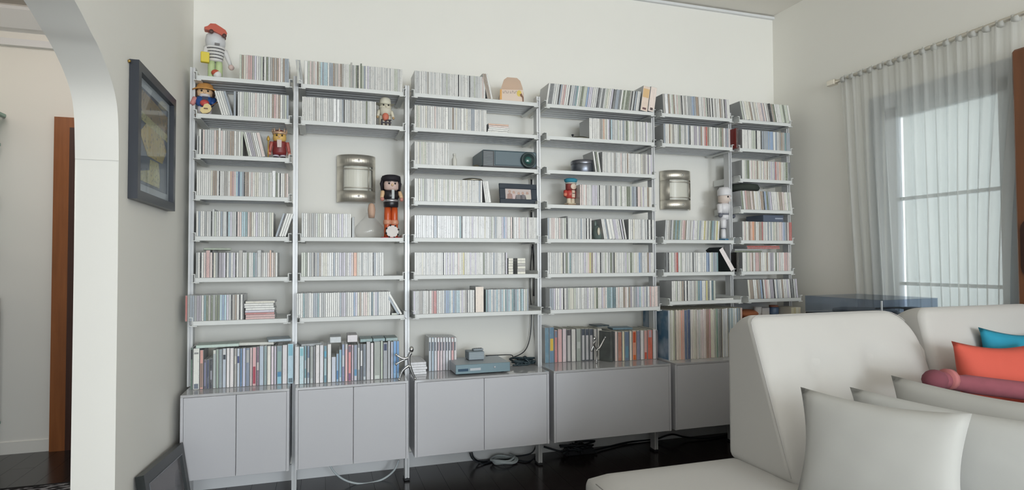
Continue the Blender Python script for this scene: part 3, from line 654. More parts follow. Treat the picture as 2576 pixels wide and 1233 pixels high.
# slanted dark book showing its cover
q0 = PY(1508, 912, -0.175); q1 = PY(1537, 912, -0.255)
dv = Vector((q1.x - q0.x, -0.255 + 0.175)); wd_ = dv.length
t = thing('book', 'dark grey hardback turned to show its slanted cover behind the silver figure', 'book', (q0.x, -0.175, ZCT + 0.0005), math.atan2(dv.y, dv.x))
hh = PY(1508, 832, -0.175).z - ZCT
MB().cbox(0, wd_, 0, 0.018, 0, hh, 0.001).build('cover', M('dark_grey_cover', (92, 96, 94), 0.4, noise=0.5, scale=22), t)
MB().box(0.004, wd_ - 0.004, 0.002, 0.016, hh, hh + 0.001).build('pages', m_paper, t)
flat_case('book', (PY(1508, 822, -0.09).x, -0.085, PY(1460, 827, Y4).z + 0.004), 0.09, 0.1, 0.008, 5, (50, 66, 74), 'thin black booklet lying across the fourth cabinet books', 'book')
flat_case('book', (PY(1545, 820, -0.1).x + 0.02, -0.14, PY(1640, 831, Y4b).z + 0.004), 0.13, 0.1, 0.012, -8, (84, 120, 140), 'blue booklet lying across the right books of the fourth cabinet', 'book')
# records in the fifth bay -------------------------------------------------------------------------
recs = [(200, 214, (214, 216, 210)), (216, 232, (222, 222, 214)), (234, 248, (196, 204, 176)), (254, 268, (120, 116, 110)), (270, 284, (222, 206, 196)), (286, 300, (214, 196, 180)), (302, 318, (222, 190, 176)), (320, 340, (216, 146, 124)), (342, 358, (212, 150, 140)),
 (362, 392, (76, 92, 126)), (394, 428, (66, 78, 112)), (430, 446, (214, 206, 204)), (448, 466, (216, 210, 204)), (468, 484, (206, 204, 190)), (486, 500, (196, 190, 184)), (502, 516, (214, 204, 206)), (518, 532, (190, 196, 196)), (534, 548, (206, 196, 204)), (550, 566, (214, 190, 196)), (568, 584, (216, 200, 204)), (586, 600, (206, 186, 184)),
 (602, 618, (150, 110, 96)), (620, 634, (140, 84, 80)), (636, 650, (186, 120, 130)), (652, 668, (210, 206, 186)), (670, 686, (216, 212, 196)), (688, 700, (190, 186, 180)), (704, 714, (96, 150, 130)), (716, 730, (80, 130, 116)), (732, 746, (120, 130, 140)), (748, 760, (60, 70, 80)), (762, 776, (70, 66, 76)),
 (784, 800, (196, 200, 206)), (802, 820, (190, 196, 204)), (822, 840, (206, 208, 212)), (848, 862, (90, 110, 126)), (864, 880, (176, 196, 206)), (882, 898, (130, 160, 176)), (900, 916, (196, 206, 210)), (918, 940, (206, 212, 216)), (942, 962, (120, 140, 156)), (964, 980, (110, 126, 140)), (984, 1000, (216, 190, 176)), (1002, 1016, (214, 170, 160))]
for k, (a, c, col) in enumerate(recs):
    px0, px1 = 1640 + a / 4.4025, 1640 + c / 4.4025
    Y = -0.325 + random.uniform(-0.006, 0.006)
    x0 = PY(px0, 850, Y).x; x1 = PY(px1, 850, Y).x
    if c > 1000: x1 = min(x1, 2.56)
    o = put('record_sleeve', case_mesh('record_sleeve', x1 - x0 - 0.0008, 0.305, 0.308 + random.uniform(-0.003, 0.002), [m_cover, m_paper], 0.0008), None, ((x0 + x1) / 2, Y, ZCT + 0.0005))
    o.color = (*soft(col), 1)
    tag(o, f'record sleeve on the fifth cabinet, {ordn(k + 2)} from the left of the vinyl row', 'record', 'vinyl records in the fifth bay')
xr = PY(1640 + 196 / 4.4025, 850, -0.325).x
t = thing('record_sleeve', 'record sleeve with a blue and white picture cover, leftmost of the vinyl row', 'record', (xr - 0.006, -0.33, ZCT + 0.0005))
MB().box(-0.004, 0.004, 0.0, 0.305, 0, 0.308).build('sleeve', M('sleeve_card', (206, 212, 220), 0.5), t)
cm = bpy.data.materials.new('blue_cover_print'); cm.use_nodes = True
nt = cm.node_tree; nz = nt.nodes.new('ShaderNodeTexNoise'); nz.inputs['Scale'].default_value = 9; tc = nt.nodes.new('ShaderNodeTexCoord'); rp = nt.nodes.new('ShaderNodeValToRGB')
rp.color_ramp.elements[0].position = 0.38; rp.color_ramp.elements[0].color = (*rgb(76, 118, 150), 1); rp.color_ramp.elements[1].position = 0.66; rp.color_ramp.elements[1].color = (*rgb(186, 200, 214), 1)
nt.links.new(tc.outputs['Object'], nz.inputs['Vector']); nt.links.new(nz.outputs['Fac'], rp.inputs[0]); nt.links.new(rp.outputs[0], nt.nodes['Principled BSDF'].inputs['Base Color']); nt.nodes['Principled BSDF'].inputs['Roughness'].default_value = 0.3
MB().box(-0.0048, -0.004, 0.004, 0.301, 0.004, 0.304).build('cover_print', cm, t)
# flat stacks of discs, cassettes and magazines on the shelves --------------------------------------
def stack(b, r, px0, px1, cols, lab, grp, th=0.0104, dep=0.125, name='cd_case', cat='disc case', jx=0.004, z0=None, yo=0.01):
    d, z = shelf_geo(b, r); Y = -d + yo; x0 = PY(px0, ypx_of(r), Y).x; x1 = PY(px1, ypx_of(r), Y).x; zz = stop(b, r) if z0 is None else z0
    ps = ['lowest', 'second', 'third', 'fourth', 'fifth', 'sixth', 'seventh', 'eighth', 'ninth', 'tenth']
    for k, c in enumerate(cols):
        w = x1 - x0
        mb = MB(); a = 0.0008
        h = th - 0.0006
        vs = [(-w / 2 + a, 0, a), (w / 2 - a, 0, a), (w / 2 - a, 0, h - a), (-w / 2 + a, 0, h - a), (-w / 2, a, 0), (w / 2, a, 0), (w / 2, a, h), (-w / 2, a, h), (-w / 2, dep, 0), (w / 2, dep, 0), (w / 2, dep, h), (-w / 2, dep, h)]
        mb.add(vs, [(0, 1, 2, 3)], 0); mb.add(vs, [(0, 4, 5, 1), (1, 5, 6, 2), (2, 6, 7, 3), (3, 7, 4, 0), (4, 8, 9, 5), (5, 9, 10, 6), (6, 10, 11, 7), (7, 11, 8, 4), (8, 11, 10, 9)], 1)
        o = mb.build(name, [m_spine, m_case], None, ((x0 + x1) / 2 + random.uniform(-jx, jx), Y + random.uniform(0, 0.003), zz + k * th))
        o.color = (*jit(c, 0.02), 1); tag(o, f'{CNAME[c]} {lab}, {"topmost" if k == len(cols) - 1 else ps[k]} of its stack', cat, grp)
stack(0, 6, 616, 690, 'PPrvwwwc', 'disc case on leftmost bay seventh shelf', 'flat discs on the seventh shelf', th=0.0113)
stack(2, 1, 1228, 1279, 'wwwpo', 'disc case lying flat on third bay second shelf', 'flat discs on the second shelf')
stack(2, 5, 1279, 1291, 'cccccc', 'cassette box, left pile on third bay sixth shelf', 'left stack of cassettes', th=0.0155, dep=0.11, name='cassette_box', cat='cassette', jx=0.0005)
stack(2, 5, 1302, 1322, 'cmcmcc', 'cassette box, right pile on third bay sixth shelf', 'right stack of cassettes', th=0.0155, dep=0.11, name='cassette_box', cat='cassette', jx=0.0005)
stack(4, 6, 1801, 1846, 'w', 'disc case lying right on fifth bay seventh shelf', 'flat disc on the seventh shelf of the fifth bay')
stack(1, 6, 984, 999, 'e', 'disc case lying under two leaning discs, second bay', 'flat disc under leaning discs')
zt6 = stop(5, 5) + CH * 1.004 + 0.001
stack(5, 5, 1849, 1918, 'EG', 'magazine lying on rightmost bay sixth shelf discs', 'magazines on the rightmost bay', th=0.011, dep=0.2, name='magazine', cat='magazine', z0=zt6, yo=0.03)
stack(5, 5, 1880, 1962, 'rR', 'folded magazine lying on the rightmost bay grey magazine', 'red magazines on the rightmost bay', th=0.011, dep=0.2, name='magazine', cat='magazine', z0=zt6 + 0.0225, yo=0.04)
zt1 = stop(0, 5) + CH * 1.004 + 0.001
flat_case('cd_case', (PY(535, 632, -0.2).x + 0.02, -0.19, zt1 + 0.011), 0.125, 0.13, 0.0104, 10, (112, 124, 96), 'olive disc case lying across the discs of the leftmost bay sixth shelf', 'disc case')
# tall cases in between
def tall(b, r, px0, px1, h, col, lab, name='boxed_set', lean=0.0, dep=0.14, yo=0.004, sidecol=None, cat='boxed set'):
    d, z = shelf_geo(b, r); Y = -d + yo; x0 = PY(px0, ypx_of(r), Y).x; x1 = PY(px1, ypx_of(r), Y).x; w = (x1 - x0) * cos(radians(lean)); a = radians(lean)
    mats = [m_cover, M('box_side_%d_%d_%d' % sidecol, sidecol, 0.4) if sidecol else m_case]
    s = -1 if a < 0 else 1; xc = (x0 + x1) / 2
    lx = xc - s * (w / 2 * cos(a) - w / 2) if a else xc
    o = put(name, case_mesh(name, w - 0.0006, dep, h, mats, 0.0012), None, (lx, Y, stop(b, r) + (w / 2 * sin(abs(a)))), (0, a, 0))
    o.color = (*soft(col), 1); return tag(o, lab, cat)
tall(2, 6, 1196, 1217, 0.142, (222, 204, 188), 'thick peach boxed set among the discs of the third bay seventh shelf')
o = tall(3, 0, 1610, 1628, 0.158, (220, 196, 176), 'left one of two tall peach boxed sets on the top shelf of the fourth bay', lean=9)
band(o, 0.55, 0.9, (226, 190, 140)); band(o, 0.06, 0.14, (120, 90, 90), x0=-0.6, x1=0.6)
o = tall(3, 0, 1629, 1645, 0.158, (222, 204, 192), 'right one of two tall peach boxed sets on the top shelf of the fourth bay', lean=9)
band(o, 0.06, 0.16, (90, 76, 76), x0=-0.5, x1=0.5)
o = tall(4, 5, 1838, 1851, 0.168, (226, 216, 212), 'black boxed set with white spine leaning on the sixth shelf of the fifth bay', lean=-33, sidecol=(44, 56, 58))
tall(5, 1, 1851, 1857, 0.13, (60, 50, 48), 'boxed set with red and black side at the left of the rightmost second shelf', sidecol=(150, 60, 56))
tall(5, 5, 1853, 1860, 0.125, (52, 50, 46), 'black boxed set at the left end of the rightmost sixth shelf', sidecol=(48, 46, 44))
tall(1, 0, 747, 752, 0.12, (190, 190, 180), 'thin grey boxed set beside the second upright on the top shelf', lean=0)
# ---------------- figurines and small objects on the shelves ----------------
def on_shelf(b, r, px, yo=0.09):
    d, z = shelf_geo(b, r); Y = -d + yo
    return Vector((PY(px, ypx_of(r), Y).x, Y, stop(b, r)))
def pxm(b, r, yo=0.09):
    d, z = shelf_geo(b, r); p = Vector((0.5 * (XP[b] + XP[b + 1]), -d + yo, z)); return FPX / (p - CAM).dot(FWD)
def sk(name, c, r=0.5): return M(name, c, r)
m_skin = M('painted_skin', (226, 190, 150), 0.45)
m_eye = M('painted_black', (30, 26, 26), 0.4)
def limb(p0, p1, r0, r1, mt, par, name):
    pts = [Vector(p0).lerp(Vector(p1), k / 4) for k in range(5)]
    return MB().tube(pts, [r0, r0 * 0.8 + r1 * 0.2, (r0 + r1) / 2, r1, r1 * 0.9], 10).build(name, mt, par)
def face(par, z, r, hd, brow=True):
    e = MB()
    for s in (-1, 1): e.ball((s * r * 0.42, -r * 0.86, z + r * 0.12), r * 0.15, 8)
    e.build('eye', m_eye, par)
    MB().ball((0, -r * 1.02, z - r * 0.1), r * 0.18, 8, 0, (1, 1, 1.2)).build('nose', hd, par)
    if brow:
        bw = MB()
        for s in (-1, 1): bw.box(s * r * 0.42 - r * 0.22, s * r * 0.42 + r * 0.22, -r * 0.98, -r * 0.86, z + r * 0.34, z + r * 0.42)
        bw.build('eyebrow', m_eye, par)

# 1 white figure with a red toy car on its head, top left
p = on_shelf(0, 0, 541, 0.10); p.z = stop(0, 0); H = PY(541, 66, p.y).z - p.z; u = H / 1.0
t = thing('nutcracker_figure', 'white figure in a striped shirt with a red toy car on its head', 'figurine', p, radians(12))
m_wf = M('white_figure_paint', (226, 224, 222), 0.5)
MB().cbox(-0.17 * u, 0.17 * u, -0.13 * u, 0.13 * u, 0, 0.03 * u, 0.004).build('base', m_wf, t)
m_lg = M('light_green_trousers', (196, 214, 160), 0.5)
for s in (-1, 1): limb((s * 0.065 * u, 0, 0.03 * u), (s * 0.06 * u, 0, 0.36 * u), 0.055 * u, 0.058 * u, m_lg, t, 'leg')
tor = MB()
for k in range(8):
    za = 0.36 + 0.032 * k
    tor.lathe([((0.115 + 0.006 * k) * u, za * u), ((0.118 + 0.006 * k) * u, (za + (0.022 if k % 2 == 0 else 0.010)) * u), ((0.12 + 0.006 * k) * u, (za + 0.032) * u)], (0, 0, 0), 18, 0, 1, 0.8)
tor.build('torso', m_wf, t)
stp = MB()
for k in range(4): stp.lathe([((0.119 + 0.01 * k) * u, (0.40 + 0.055 * k) * u), ((0.124 + 0.01 * k) * u, (0.405 + 0.055 * k) * u), ((0.124 + 0.01 * k) * u, (0.412 + 0.055 * k) * u), ((0.119 + 0.01 * k) * u, (0.417 + 0.055 * k) * u)], (0, 0, 0), 20, 0, 1.02, 0.84)
stp.build('stripe', M('dark_stripe', (70, 68, 72), 0.5), t)
MB().lathe([(0.10 * u, 0.60 * u), (0.155 * u, 0.64 * u), (0.165 * u, 0.72 * u), (0.15 * u, 0.82 * u), (0.10 * u, 0.87 * u), (0.001, 0.885 * u)], (0, 0, 0), 18, 0, 1, 0.9).build('head', M('white_head_paint', (214, 214, 216), 0.4), t)
MB().box(-0.02 * u, 0.06 * u, -0.152 * u, -0.135 * u, 0.62 * u, 0.655 * u).build('mouth', M('grey_mouth', (120, 116, 116), 0.5), t)
limb((-0.14 * u, 0, 0.60 * u), (-0.17 * u, -0.07 * u, 0.42 * u), 0.045 * u, 0.04 * u, m_wf, t, 'arm')
limb((0.15 * u, 0, 0.58 * u), (0.24 * u, -0.03 * u, 0.33 * u), 0.045 * u, 0.035 * u, m_wf, t, 'arm')
MB().ball((0.255 * u, -0.03 * u, 0.29 * u), 0.05 * u, 10).build('hand', M('pale_pink_paint', (222, 196, 188), 0.5), t)
MB().cbox(-0.235 * u, -0.10 * u, -0.15 * u, -0.06 * u, 0.29 * u, 0.47 * u, 0.003).build('yellow_box', M('yellow_card', (228, 206, 70), 0.5), t)
car = MB().prism([(-0.17, 0.855), (-0.185, 0.895), (-0.13, 0.925), (-0.09, 0.975), (-0.01, 0.985), (0.07, 0.945), (0.15, 0.90), (0.175, 0.85), (0.16, 0.80), (0.10, 0.80), (-0.03, 0.85)], 'y', -0.17, -0.03)
car.v = [(a * u, b_ * u, c * u) for a, b_, c in car.v]
car.build('toy_car', M('red_toy_car', (196, 92, 72), 0.35), t)
whl = MB()
for xx, zz in ((-0.075, 0.835), (0.13, 0.795)):
    for s in (-1, 1): whl.lathe([(0.001, -0.012 * u), (0.036 * u, -0.012 * u), (0.036 * u, 0.012 * u), (0.001, 0.012 * u)], (0, 0, 0), 12); n = 4 * 12; whl.v[-n:] = [(xx * u + a, (-0.10 + s * 0.075) * u + c, zz * u + b_) for a, b_, c in whl.v[-n:]]
whl.build('wheel', M('dark_wheel', (90, 60, 56), 0.5), t)
MB().ball((0.03 * u, -0.11 * u, 0.10 * u), 0.07 * u, 12).build('small_doll_head', m_wf, t)
MB().ball((0.0 * u, -0.105 * u, 0.135 * u), 0.07 * u, 12, 0, (1, 0.9, 0.8)).build('small_doll_hair', M('rust_red_hair', (190, 88, 64), 0.7), t)

# 2 straw-hatted figure with banjo
p = on_shelf(0, 1, 515, 0.075); H = PY(515, 211, p.y).z - p.z; u = H
t = thing('nutcracker_figure', 'straw-hatted figure playing a small guitar at left of the second shelf', 'figurine', p, radians(8))
m_bl = M('blue_jacket', (40, 82, 148), 0.4); m_straw = M('straw', (206, 150, 84), 0.8, noise=0.25, scale=60); m_br = M('brown_paint', (110, 80, 56), 0.5)
MB().lathe([(0.26 * u, 0), (0.28 * u, 0.02 * u), (0.28 * u, 0.05 * u), (0.2 * u, 0.06 * u)], (0, 0, 0), 18, 0, 1, 0.7).build('base', m_br, t)
for s in (-1, 1): limb((s * 0.1 * u, 0, 0.05 * u), (s * 0.11 * u, 0, 0.30 * u), 0.08 * u, 0.09 * u, M('white_trousers', (206, 200, 204), 0.5), t, 'leg')
MB().lathe([(0.15 * u, 0.28 * u), (0.24 * u, 0.36 * u), (0.26 * u, 0.46 * u), (0.22 * u, 0.58 * u), (0.12 * u, 0.6 * u)], (0, 0, 0), 18, 0, 1, 0.72).build('torso', m_bl, t)
MB().box(-0.07 * u, 0.09 * u, -0.215 * u, -0.16 * u, 0.42 * u, 0.57 * u).build('vest', M('navy_vest', (36, 40, 70), 0.5), t)
MB().lathe([(0.10 * u, 0.56 * u), (0.2 * u, 0.62 * u), (0.22 * u, 0.74 * u), (0.19 * u, 0.84 * u), (0.001, 0.88 * u)], (0, 0, 0), 18, 0, 1, 0.85).build('head', m_skin, t)
face(t, 0.72 * u, 0.2 * u, m_skin)
MB().lathe([(0.08 * u, 0.55 * u), (0.15 * u, 0.60 * u), (0.14 * u, 0.655 * u), (0.05 * u, 0.68 * u)], (0, -0.09 * u, 0), 14, 0, 1, 0.8).build('beard', M('white_beard', (220, 214, 216), 0.8), t)
MB().lathe([(0.20 * u, 0.82 * u), (0.33 * u, 0.78 * u), (0.34 * u, 0.80 * u), (0.24 * u, 0.86 * u), (0.21 * u, 0.95 * u), (0.15 * u, 1.0 * u), (0.001, 1.0 * u)], (0, 0, 0), 22, 0, 1, 0.9).build('hat', m_straw, t)
MB().ball((0, 0.06 * u, 0.70 * u), 0.24 * u, 12, 0, (1.15, 0.8, 1)).build('hair', M('dark_brown_hair', (84, 62, 48), 0.8), t)
limb((-0.25 * u, 0, 0.55 * u), (-0.34 * u, -0.05 * u, 0.33 * u), 0.075 * u, 0.07 * u, M('pink_sleeve', (206, 140, 136), 0.5), t, 'arm')
limb((0.25 * u, 0, 0.55 * u), (0.20 * u, -0.2 * u, 0.36 * u), 0.075 * u, 0.06 * u, m_bl, t, 'arm')
MB().ball((0.0, -0.2 * u, 0.37 * u), 0.115 * u, 12, 0, (1.1, 0.7, 0.9)).build('scarf', M('red_scarf', (196, 76, 72), 0.5), t)
g = MB(); pr = [(0.14, 0), (0.11, 0.10), (0.03, 0.15), (-0.06, 0.11), (-0.09, 0.03), (-0.15, 0.0), (-0.17, -0.09), (-0.10, -0.16), (0.02, -0.14), (0.10, -0.09)]
g.prism([(a * u + 0.05 * u, b_ * u + 0.2 * u) for a, b_ in pr], 'y', -0.30 * u, -0.24 * u); g.build('guitar_body', M('pale_guitar_wood', (222, 200, 140), 0.4), t)
MB().box(-0.02 * u, 0.09 * u, -0.303 * u, -0.29 * u, 0.17 * u, 0.21 * u).build('sound_hole', m_br, t)
MB().tube([(0.14 * u, -0.27 * u, 0.26 * u), (0.36 * u, -0.26 * u, 0.44 * u)], 0.018 * u, 7).build('guitar_neck', m_br, t)

# 3 king nutcracker
p = on_shelf(0, 2, 703, 0.06); H = PY(703, 323, p.y).z - p.z; u = H
t = thing('nutcracker_figure', 'crowned king nutcracker in a dark red coat on the third shelf', 'figurine', p, radians(2))
m_red = M('dark_red_coat', (130, 50, 50), 0.4); m_gold = M('gold_paint', (206, 168, 84), 0.35, 0.3); m_lil = M('lilac_trousers', (150, 132, 160), 0.5)
for s in (-1, 1):
    MB().ball((s * 0.11 * u, -0.03 * u, 0.045 * u), 0.075 * u, 10, 0, (1.1, 1.4, 0.6)).build('shoe', m_eye, t)
    limb((s * 0.1 * u, 0, 0.06 * u), (s * 0.1 * u, 0, 0.32 * u), 0.085 * u, 0.09 * u, m_lil, t, 'leg')
    MB().lathe([(0.09 * u, 0.09 * u), (0.10 * u, 0.10 * u), (0.09 * u, 0.12 * u)], (s * 0.1 * u, 0, 0), 12).build('cuff', m_wf, t)
MB().lathe([(0.20 * u, 0.14 * u), (0.22 * u, 0.26 * u), (0.19 * u, 0.42 * u), (0.22 * u, 0.5 * u), (0.2 * u, 0.57 * u), (0.1 * u, 0.58 * u)], (0, 0.03 * u, 0), 18, 0, 1, 0.75).build('coat', m_red, t)
MB().lathe([(0.10 * u, 0.55 * u), (0.19 * u, 0.60 * u), (0.205 * u, 0.68 * u), (0.19 * u, 0.80 * u), (0.1 * u, 0.84 * u)], (0, 0, 0), 18, 0, 1, 0.85).build('head', M('yellow_skin_paint', (222, 182, 104), 0.4), t)
face(t, 0.72 * u, 0.19 * u, m_skin)
MB().prism([(-0.07 * u, 0.60 * u), (0.07 * u, 0.60 * u), (0.06 * u, 0.36 * u), (-0.06 * u, 0.36 * u)], 'y', -0.2 * u, -0.15 * u).build('beard', M('pale_pink_beard', (216, 196, 192), 0.8), t)
cr = [(0.20 * u, 0.79 * u), (0.215 * u, 0.80 * u), (0.225 * u, 0.87 * u), (0.20 * u, 0.87 * u)]
cw = MB().lathe(cr, (0, 0, 0), 20, 0, 1, 0.9)
for k in range(8):
    a = 2 * pi * k / 8; cx, cy = 0.21 * u * cos(a), 0.19 * u * sin(a)
    cw.lathe([(0.03 * u, 0.86 * u), (0.022 * u, 0.92 * u), (0.001, 0.985 * u)], (cx, cy, 0), 6)
cw.build('crown', M('rose_gold_crown', (206, 170, 140), 0.35, 0.2), t)
MB().ball((0, 0, 0.86 * u), 0.165 * u, 12, 0, (1, 0.9, 0.55)).build('crown_cap', M('dark_red_velvet', (120, 60, 60), 0.8), t)
for s in (-1, 1):
    limb((s * 0.23 * u, 0, 0.55 * u), (s * 0.29 * u, -0.02 * u, 0.22 * u), 0.06 * u, 0.055 * u, M('pale_red_sleeve', (176, 96, 88), 0.4), t, 'arm')
    MB().ball((s * 0.295 * u, -0.02 * u, 0.17 * u), 0.06 * u, 10).build('hand', M('pink_hand', (206, 140, 126), 0.5), t)
MB().tube([(-0.33 * u, -0.08 * u, 0.0), (-0.33 * u, -0.08 * u, 0.56 * u)], 0.018 * u, 8).lathe([(0.001, 0.55 * u), (0.04 * u, 0.57 * u), (0.05 * u, 0.63 * u), (0.03 * u, 0.69 * u), (0.001, 0.73 * u)], (-0.33 * u, -0.08 * u, 0), 10).build('sceptre', m_gold, t)

# 4 white-hatted cowboy
p = on_shelf(1, 1, 969, 0.07); H = PY(969, 246, p.y).z - p.z; u = H
t = thing('nutcracker_figure', 'white cowboy-hatted figure with a red front on the second shelf', 'figurine', p, radians(4))
m_cr = M('cream_paint', (222, 216, 196), 0.5); m_base = M('salmon_base', (206, 140, 122), 0.5)
MB().cbox(-0.26 * u, 0.26 * u, -0.16 * u, 0.16 * u, 0, 0.045 * u, 0.003).build('base', m_base, t)
for s in (-1, 1): limb((s * 0.09 * u, 0, 0.045 * u), (s * 0.085 * u, 0, 0.28 * u), 0.07 * u, 0.075 * u, m_cr, t, 'leg')
MB().lathe([(0.20 * u, 0.06 * u), (0.2 * u, 0.3 * u), (0.19 * u, 0.5 * u), (0.2 * u, 0.58 * u), (0.1 * u, 0.6 * u)], (0, 0.05 * u, 0), 16, 0, 1, 0.6).build('coat', m_cr, t)
MB().ball((-0.01 * u, -0.14 * u, 0.34 * u), 0.12 * u, 12, 0, (0.9, 0.5, 1.15)).build('red_front', M('terracotta_paint', (206, 116, 92), 0.5), t)
ch = MB()
for xx in (-0.13, 0.0, 0.12): ch.tube([(xx * u, -0.17 * u, 0.05 * u), (xx * u, -0.16 * u, 0.25 * u)], 0.022 * u, 7)
ch.box(-0.16 * u, 0.17 * u, -0.19 * u, -0.14 * u, 0.13 * u, 0.16 * u).box(0.04 * u, 0.17 * u, -0.19 * u, -0.13 * u, 0.22 * u, 0.25 * u)
ch.build('small_stool', M('dark_navy_paint', (52, 48, 60), 0.5), t)
MB().lathe([(0.12 * u, 0.56 * u), (0.2 * u, 0.6 * u), (0.2 * u, 0.72 * u), (0.001, 0.8 * u)], (0, 0, 0), 16, 0, 1, 0.85).build('head', m_cr, t)
face(t, 0.70 * u, 0.185 * u, m_cr, False)
MB().lathe([(0.16 * u, 0.40 * u), (0.19 * u, 0.55 * u), (0.19 * u, 0.64 * u), (0.1 * u, 0.66 * u)], (0, -0.05 * u, 0), 14, 0, 1, 0.7).build('beard', M('cream_beard', (216, 210, 192), 0.8), t)
hb = MB(); k = 24
hv = [(0.18 * u, 0.76), (0.24 * u, 0.755), (0.31 * u, 0.75)]
vs = []; fs = []
for r_, z_ in hv:
    for i in range(k):
        a = 2 * pi * i / k; lift = abs(cos(a)) ** 3 * (r_ / (0.31 * u) - 0.55) * 0.12
        vs.append((r_ * cos(a), r_ * 0.75 * sin(a), (z_ + lift) * u))
for j in range(2):
    for i in range(k): fs.append((j * k + i, j * k + (i + 1) % k, (j + 1) * k + (i + 1) % k, (j + 1) * k + i))
hb.add(vs, fs, 0, True); hb.lathe([(0.19 * u, 0.75 * u), (0.185 * u, 0.86 * u), (0.165 * u, 0.95 * u), (0.1 * u, 1.0 * u), (0.001, 0.985 * u)], (0, 0, 0), 20)
hb.build('hat', M('ivory_felt', (226, 222, 204), 0.8), t)
for s in (-1, 1): limb((s * 0.2 * u, 0, 0.57 * u), (s * 0.25 * u, -0.06 * u, 0.36 * u), 0.055 * u, 0.05 * u, m_cr, t, 'arm'); MB().ball((s * 0.255 * u, -0.07 * u, 0.33 * u), 0.045 * u, 8).build('hand', M('tan_hand', (190, 160, 120), 0.5), t)

# 5 rocker nutcracker
p = on_shelf(1, 4, 984, 0.10); H = PY(985, 441, p.y).z - p.z; u = H
t = thing('nutcracker_figure', 'tall black-haired rocker nutcracker in orange trousers on the fifth shelf', 'figurine', p, radians(3))
m_or = M('orange_lacquer', (206, 90, 44), 0.3); m_bk = M('black_lacquer', (34, 32, 36), 0.3)
MB().cbox(-0.16 * u, 0.13 * u, -0.12 * u, 0.12 * u, 0, 0.018 * u, 0.003).build('base', M('red_base', (190, 66, 72), 0.4), t)
for s in (-1, 1):
    limb((s * 0.055 * u, 0.02 * u, 0.018 * u), (s * 0.052 * u, 0.02 * u, 0.5 * u), 0.055 * u, 0.055 * u, m_or, t, 'leg')
    MB().lathe([(0.062 * u, 0.22 * u), (0.066 * u, 0.235 * u), (0.066 * u, 0.28 * u), (0.06 * u, 0.29 * u)], (s * 0.055 * u, 0.02 * u, 0), 12).build('boot_cuff', M('pale_orange_cuff', (214, 150, 120), 0.4), t)
dr = MB().lathe([(0.001, -0.03 * u), (0.095 * u, -0.03 * u), (0.095 * u, 0.03 * u), (0.001, 0.03 * u)], (0, 0, 0), 20, 0, 1, 1, False)
dr.v = [(a, -0.085 * u + c, 0.105 * u + b_) for a, b_, c in dr.v]; dr.build('drum', M('white_drum', (222, 214, 210), 0.5), t)
sd = MB()
for k in range(8):
    a = 2 * pi * k / 8 + 0.3; sd.ball((0.098 * u * cos(a), -0.11 * u, 0.105 * u + 0.098 * u * sin(a)), 0.016 * u, 6)
sd.build('drum_lug', m_bk, t)
MB().lathe([(0.105 * u, 0.49 * u), (0.115 * u, 0.50 * u), (0.118 * u, 0.565 * u), (0.115 * u, 0.58 * u)], (0, 0.02 * u, 0), 18).build('hip', m_bk, t)
MB().lathe([(0.118 * u, 0.575 * u), (0.12 * u, 0.59 * u), (0.118 * u, 0.61 * u)], (0, 0.02 * u, 0), 18).build('belt', M('silver_belt', (190, 190, 194), 0.25, 0.7), t)
MB().lathe([(0.11 * u, 0.605 * u), (0.13 * u, 0.66 * u), (0.125 * u, 0.74 * u), (0.07 * u, 0.77 * u)], (0, 0.02 * u, 0), 18, 0, 1, 0.8).build('vest', m_bk, t)
MB().box(-0.005 * u, 0.035 * u, -0.095 * u, -0.078 * u, 0.62 * u, 0.76 * u).build('shirt_front', M('pale_shirt', (190, 196, 196), 0.5), t)
MB().lathe([(0.08 * u, 0.755 * u), (0.115 * u, 0.78 * u), (0.118 * u, 0.86 * u), (0.10 * u, 0.92 * u), (0.001, 0.93 * u)], (0, 0, 0), 18, 0, 1, 0.9).build('head', M('pale_skin_paint', (222, 194, 184), 0.4), t)
face(t, 0.845 * u, 0.108 * u, m_skin)
hr = MB().lathe([(0.11 * u, 0.70 * u), (0.15 * u, 0.76 * u), (0.155 * u, 0.88 * u), (0.15 * u, 0.96 * u), (0.10 * u, 1.0 * u), (0.001, 0.995 * u)], (0, 0.03 * u, 0), 14, 0, 1.02, 0.85, True, radians(-25), radians(205))
hr.lathe([(0.125 * u, 0.895 * u), (0.15 * u, 0.93 * u), (0.145 * u, 0.98 * u), (0.09 * u, 1.0 * u), (0.001, 1.0 * u)], (0, 0, 0), 16, 0, 1, 0.9)
for k in range(22):
    a = random.uniform(-0.5, pi + 0.5); hr.tube([(0.12 * u * cos(a), 0.03 * u + 0.09 * u * sin(a), 0.97 * u), (0.155 * u * cos(a), 0.03 * u + 0.12 * u * sin(a), 0.86 * u), (0.14 * u * cos(a), 0.03 * u + 0.11 * u * sin(a), random.uniform(0.66, 0.74) * u)], [0.02 * u, 0.022 * u, 0.008 * u], 6)
hr.build('hair', M('black_hair', (32, 28, 36), 0.7), t)
for s in (-1, 1):
    limb((s * 0.13 * u, 0, 0.735 * u), (s * 0.155 * u, -0.06 * u, 0.63 * u), 0.035 * u, 0.03 * u, m_skin, t, 'arm'); MB().ball((s * 0.15 * u, -0.075 * u, 0.61 * u), 0.032 * u, 8).build('hand', M('pink_hand', (206, 140, 126), 0.5), t)

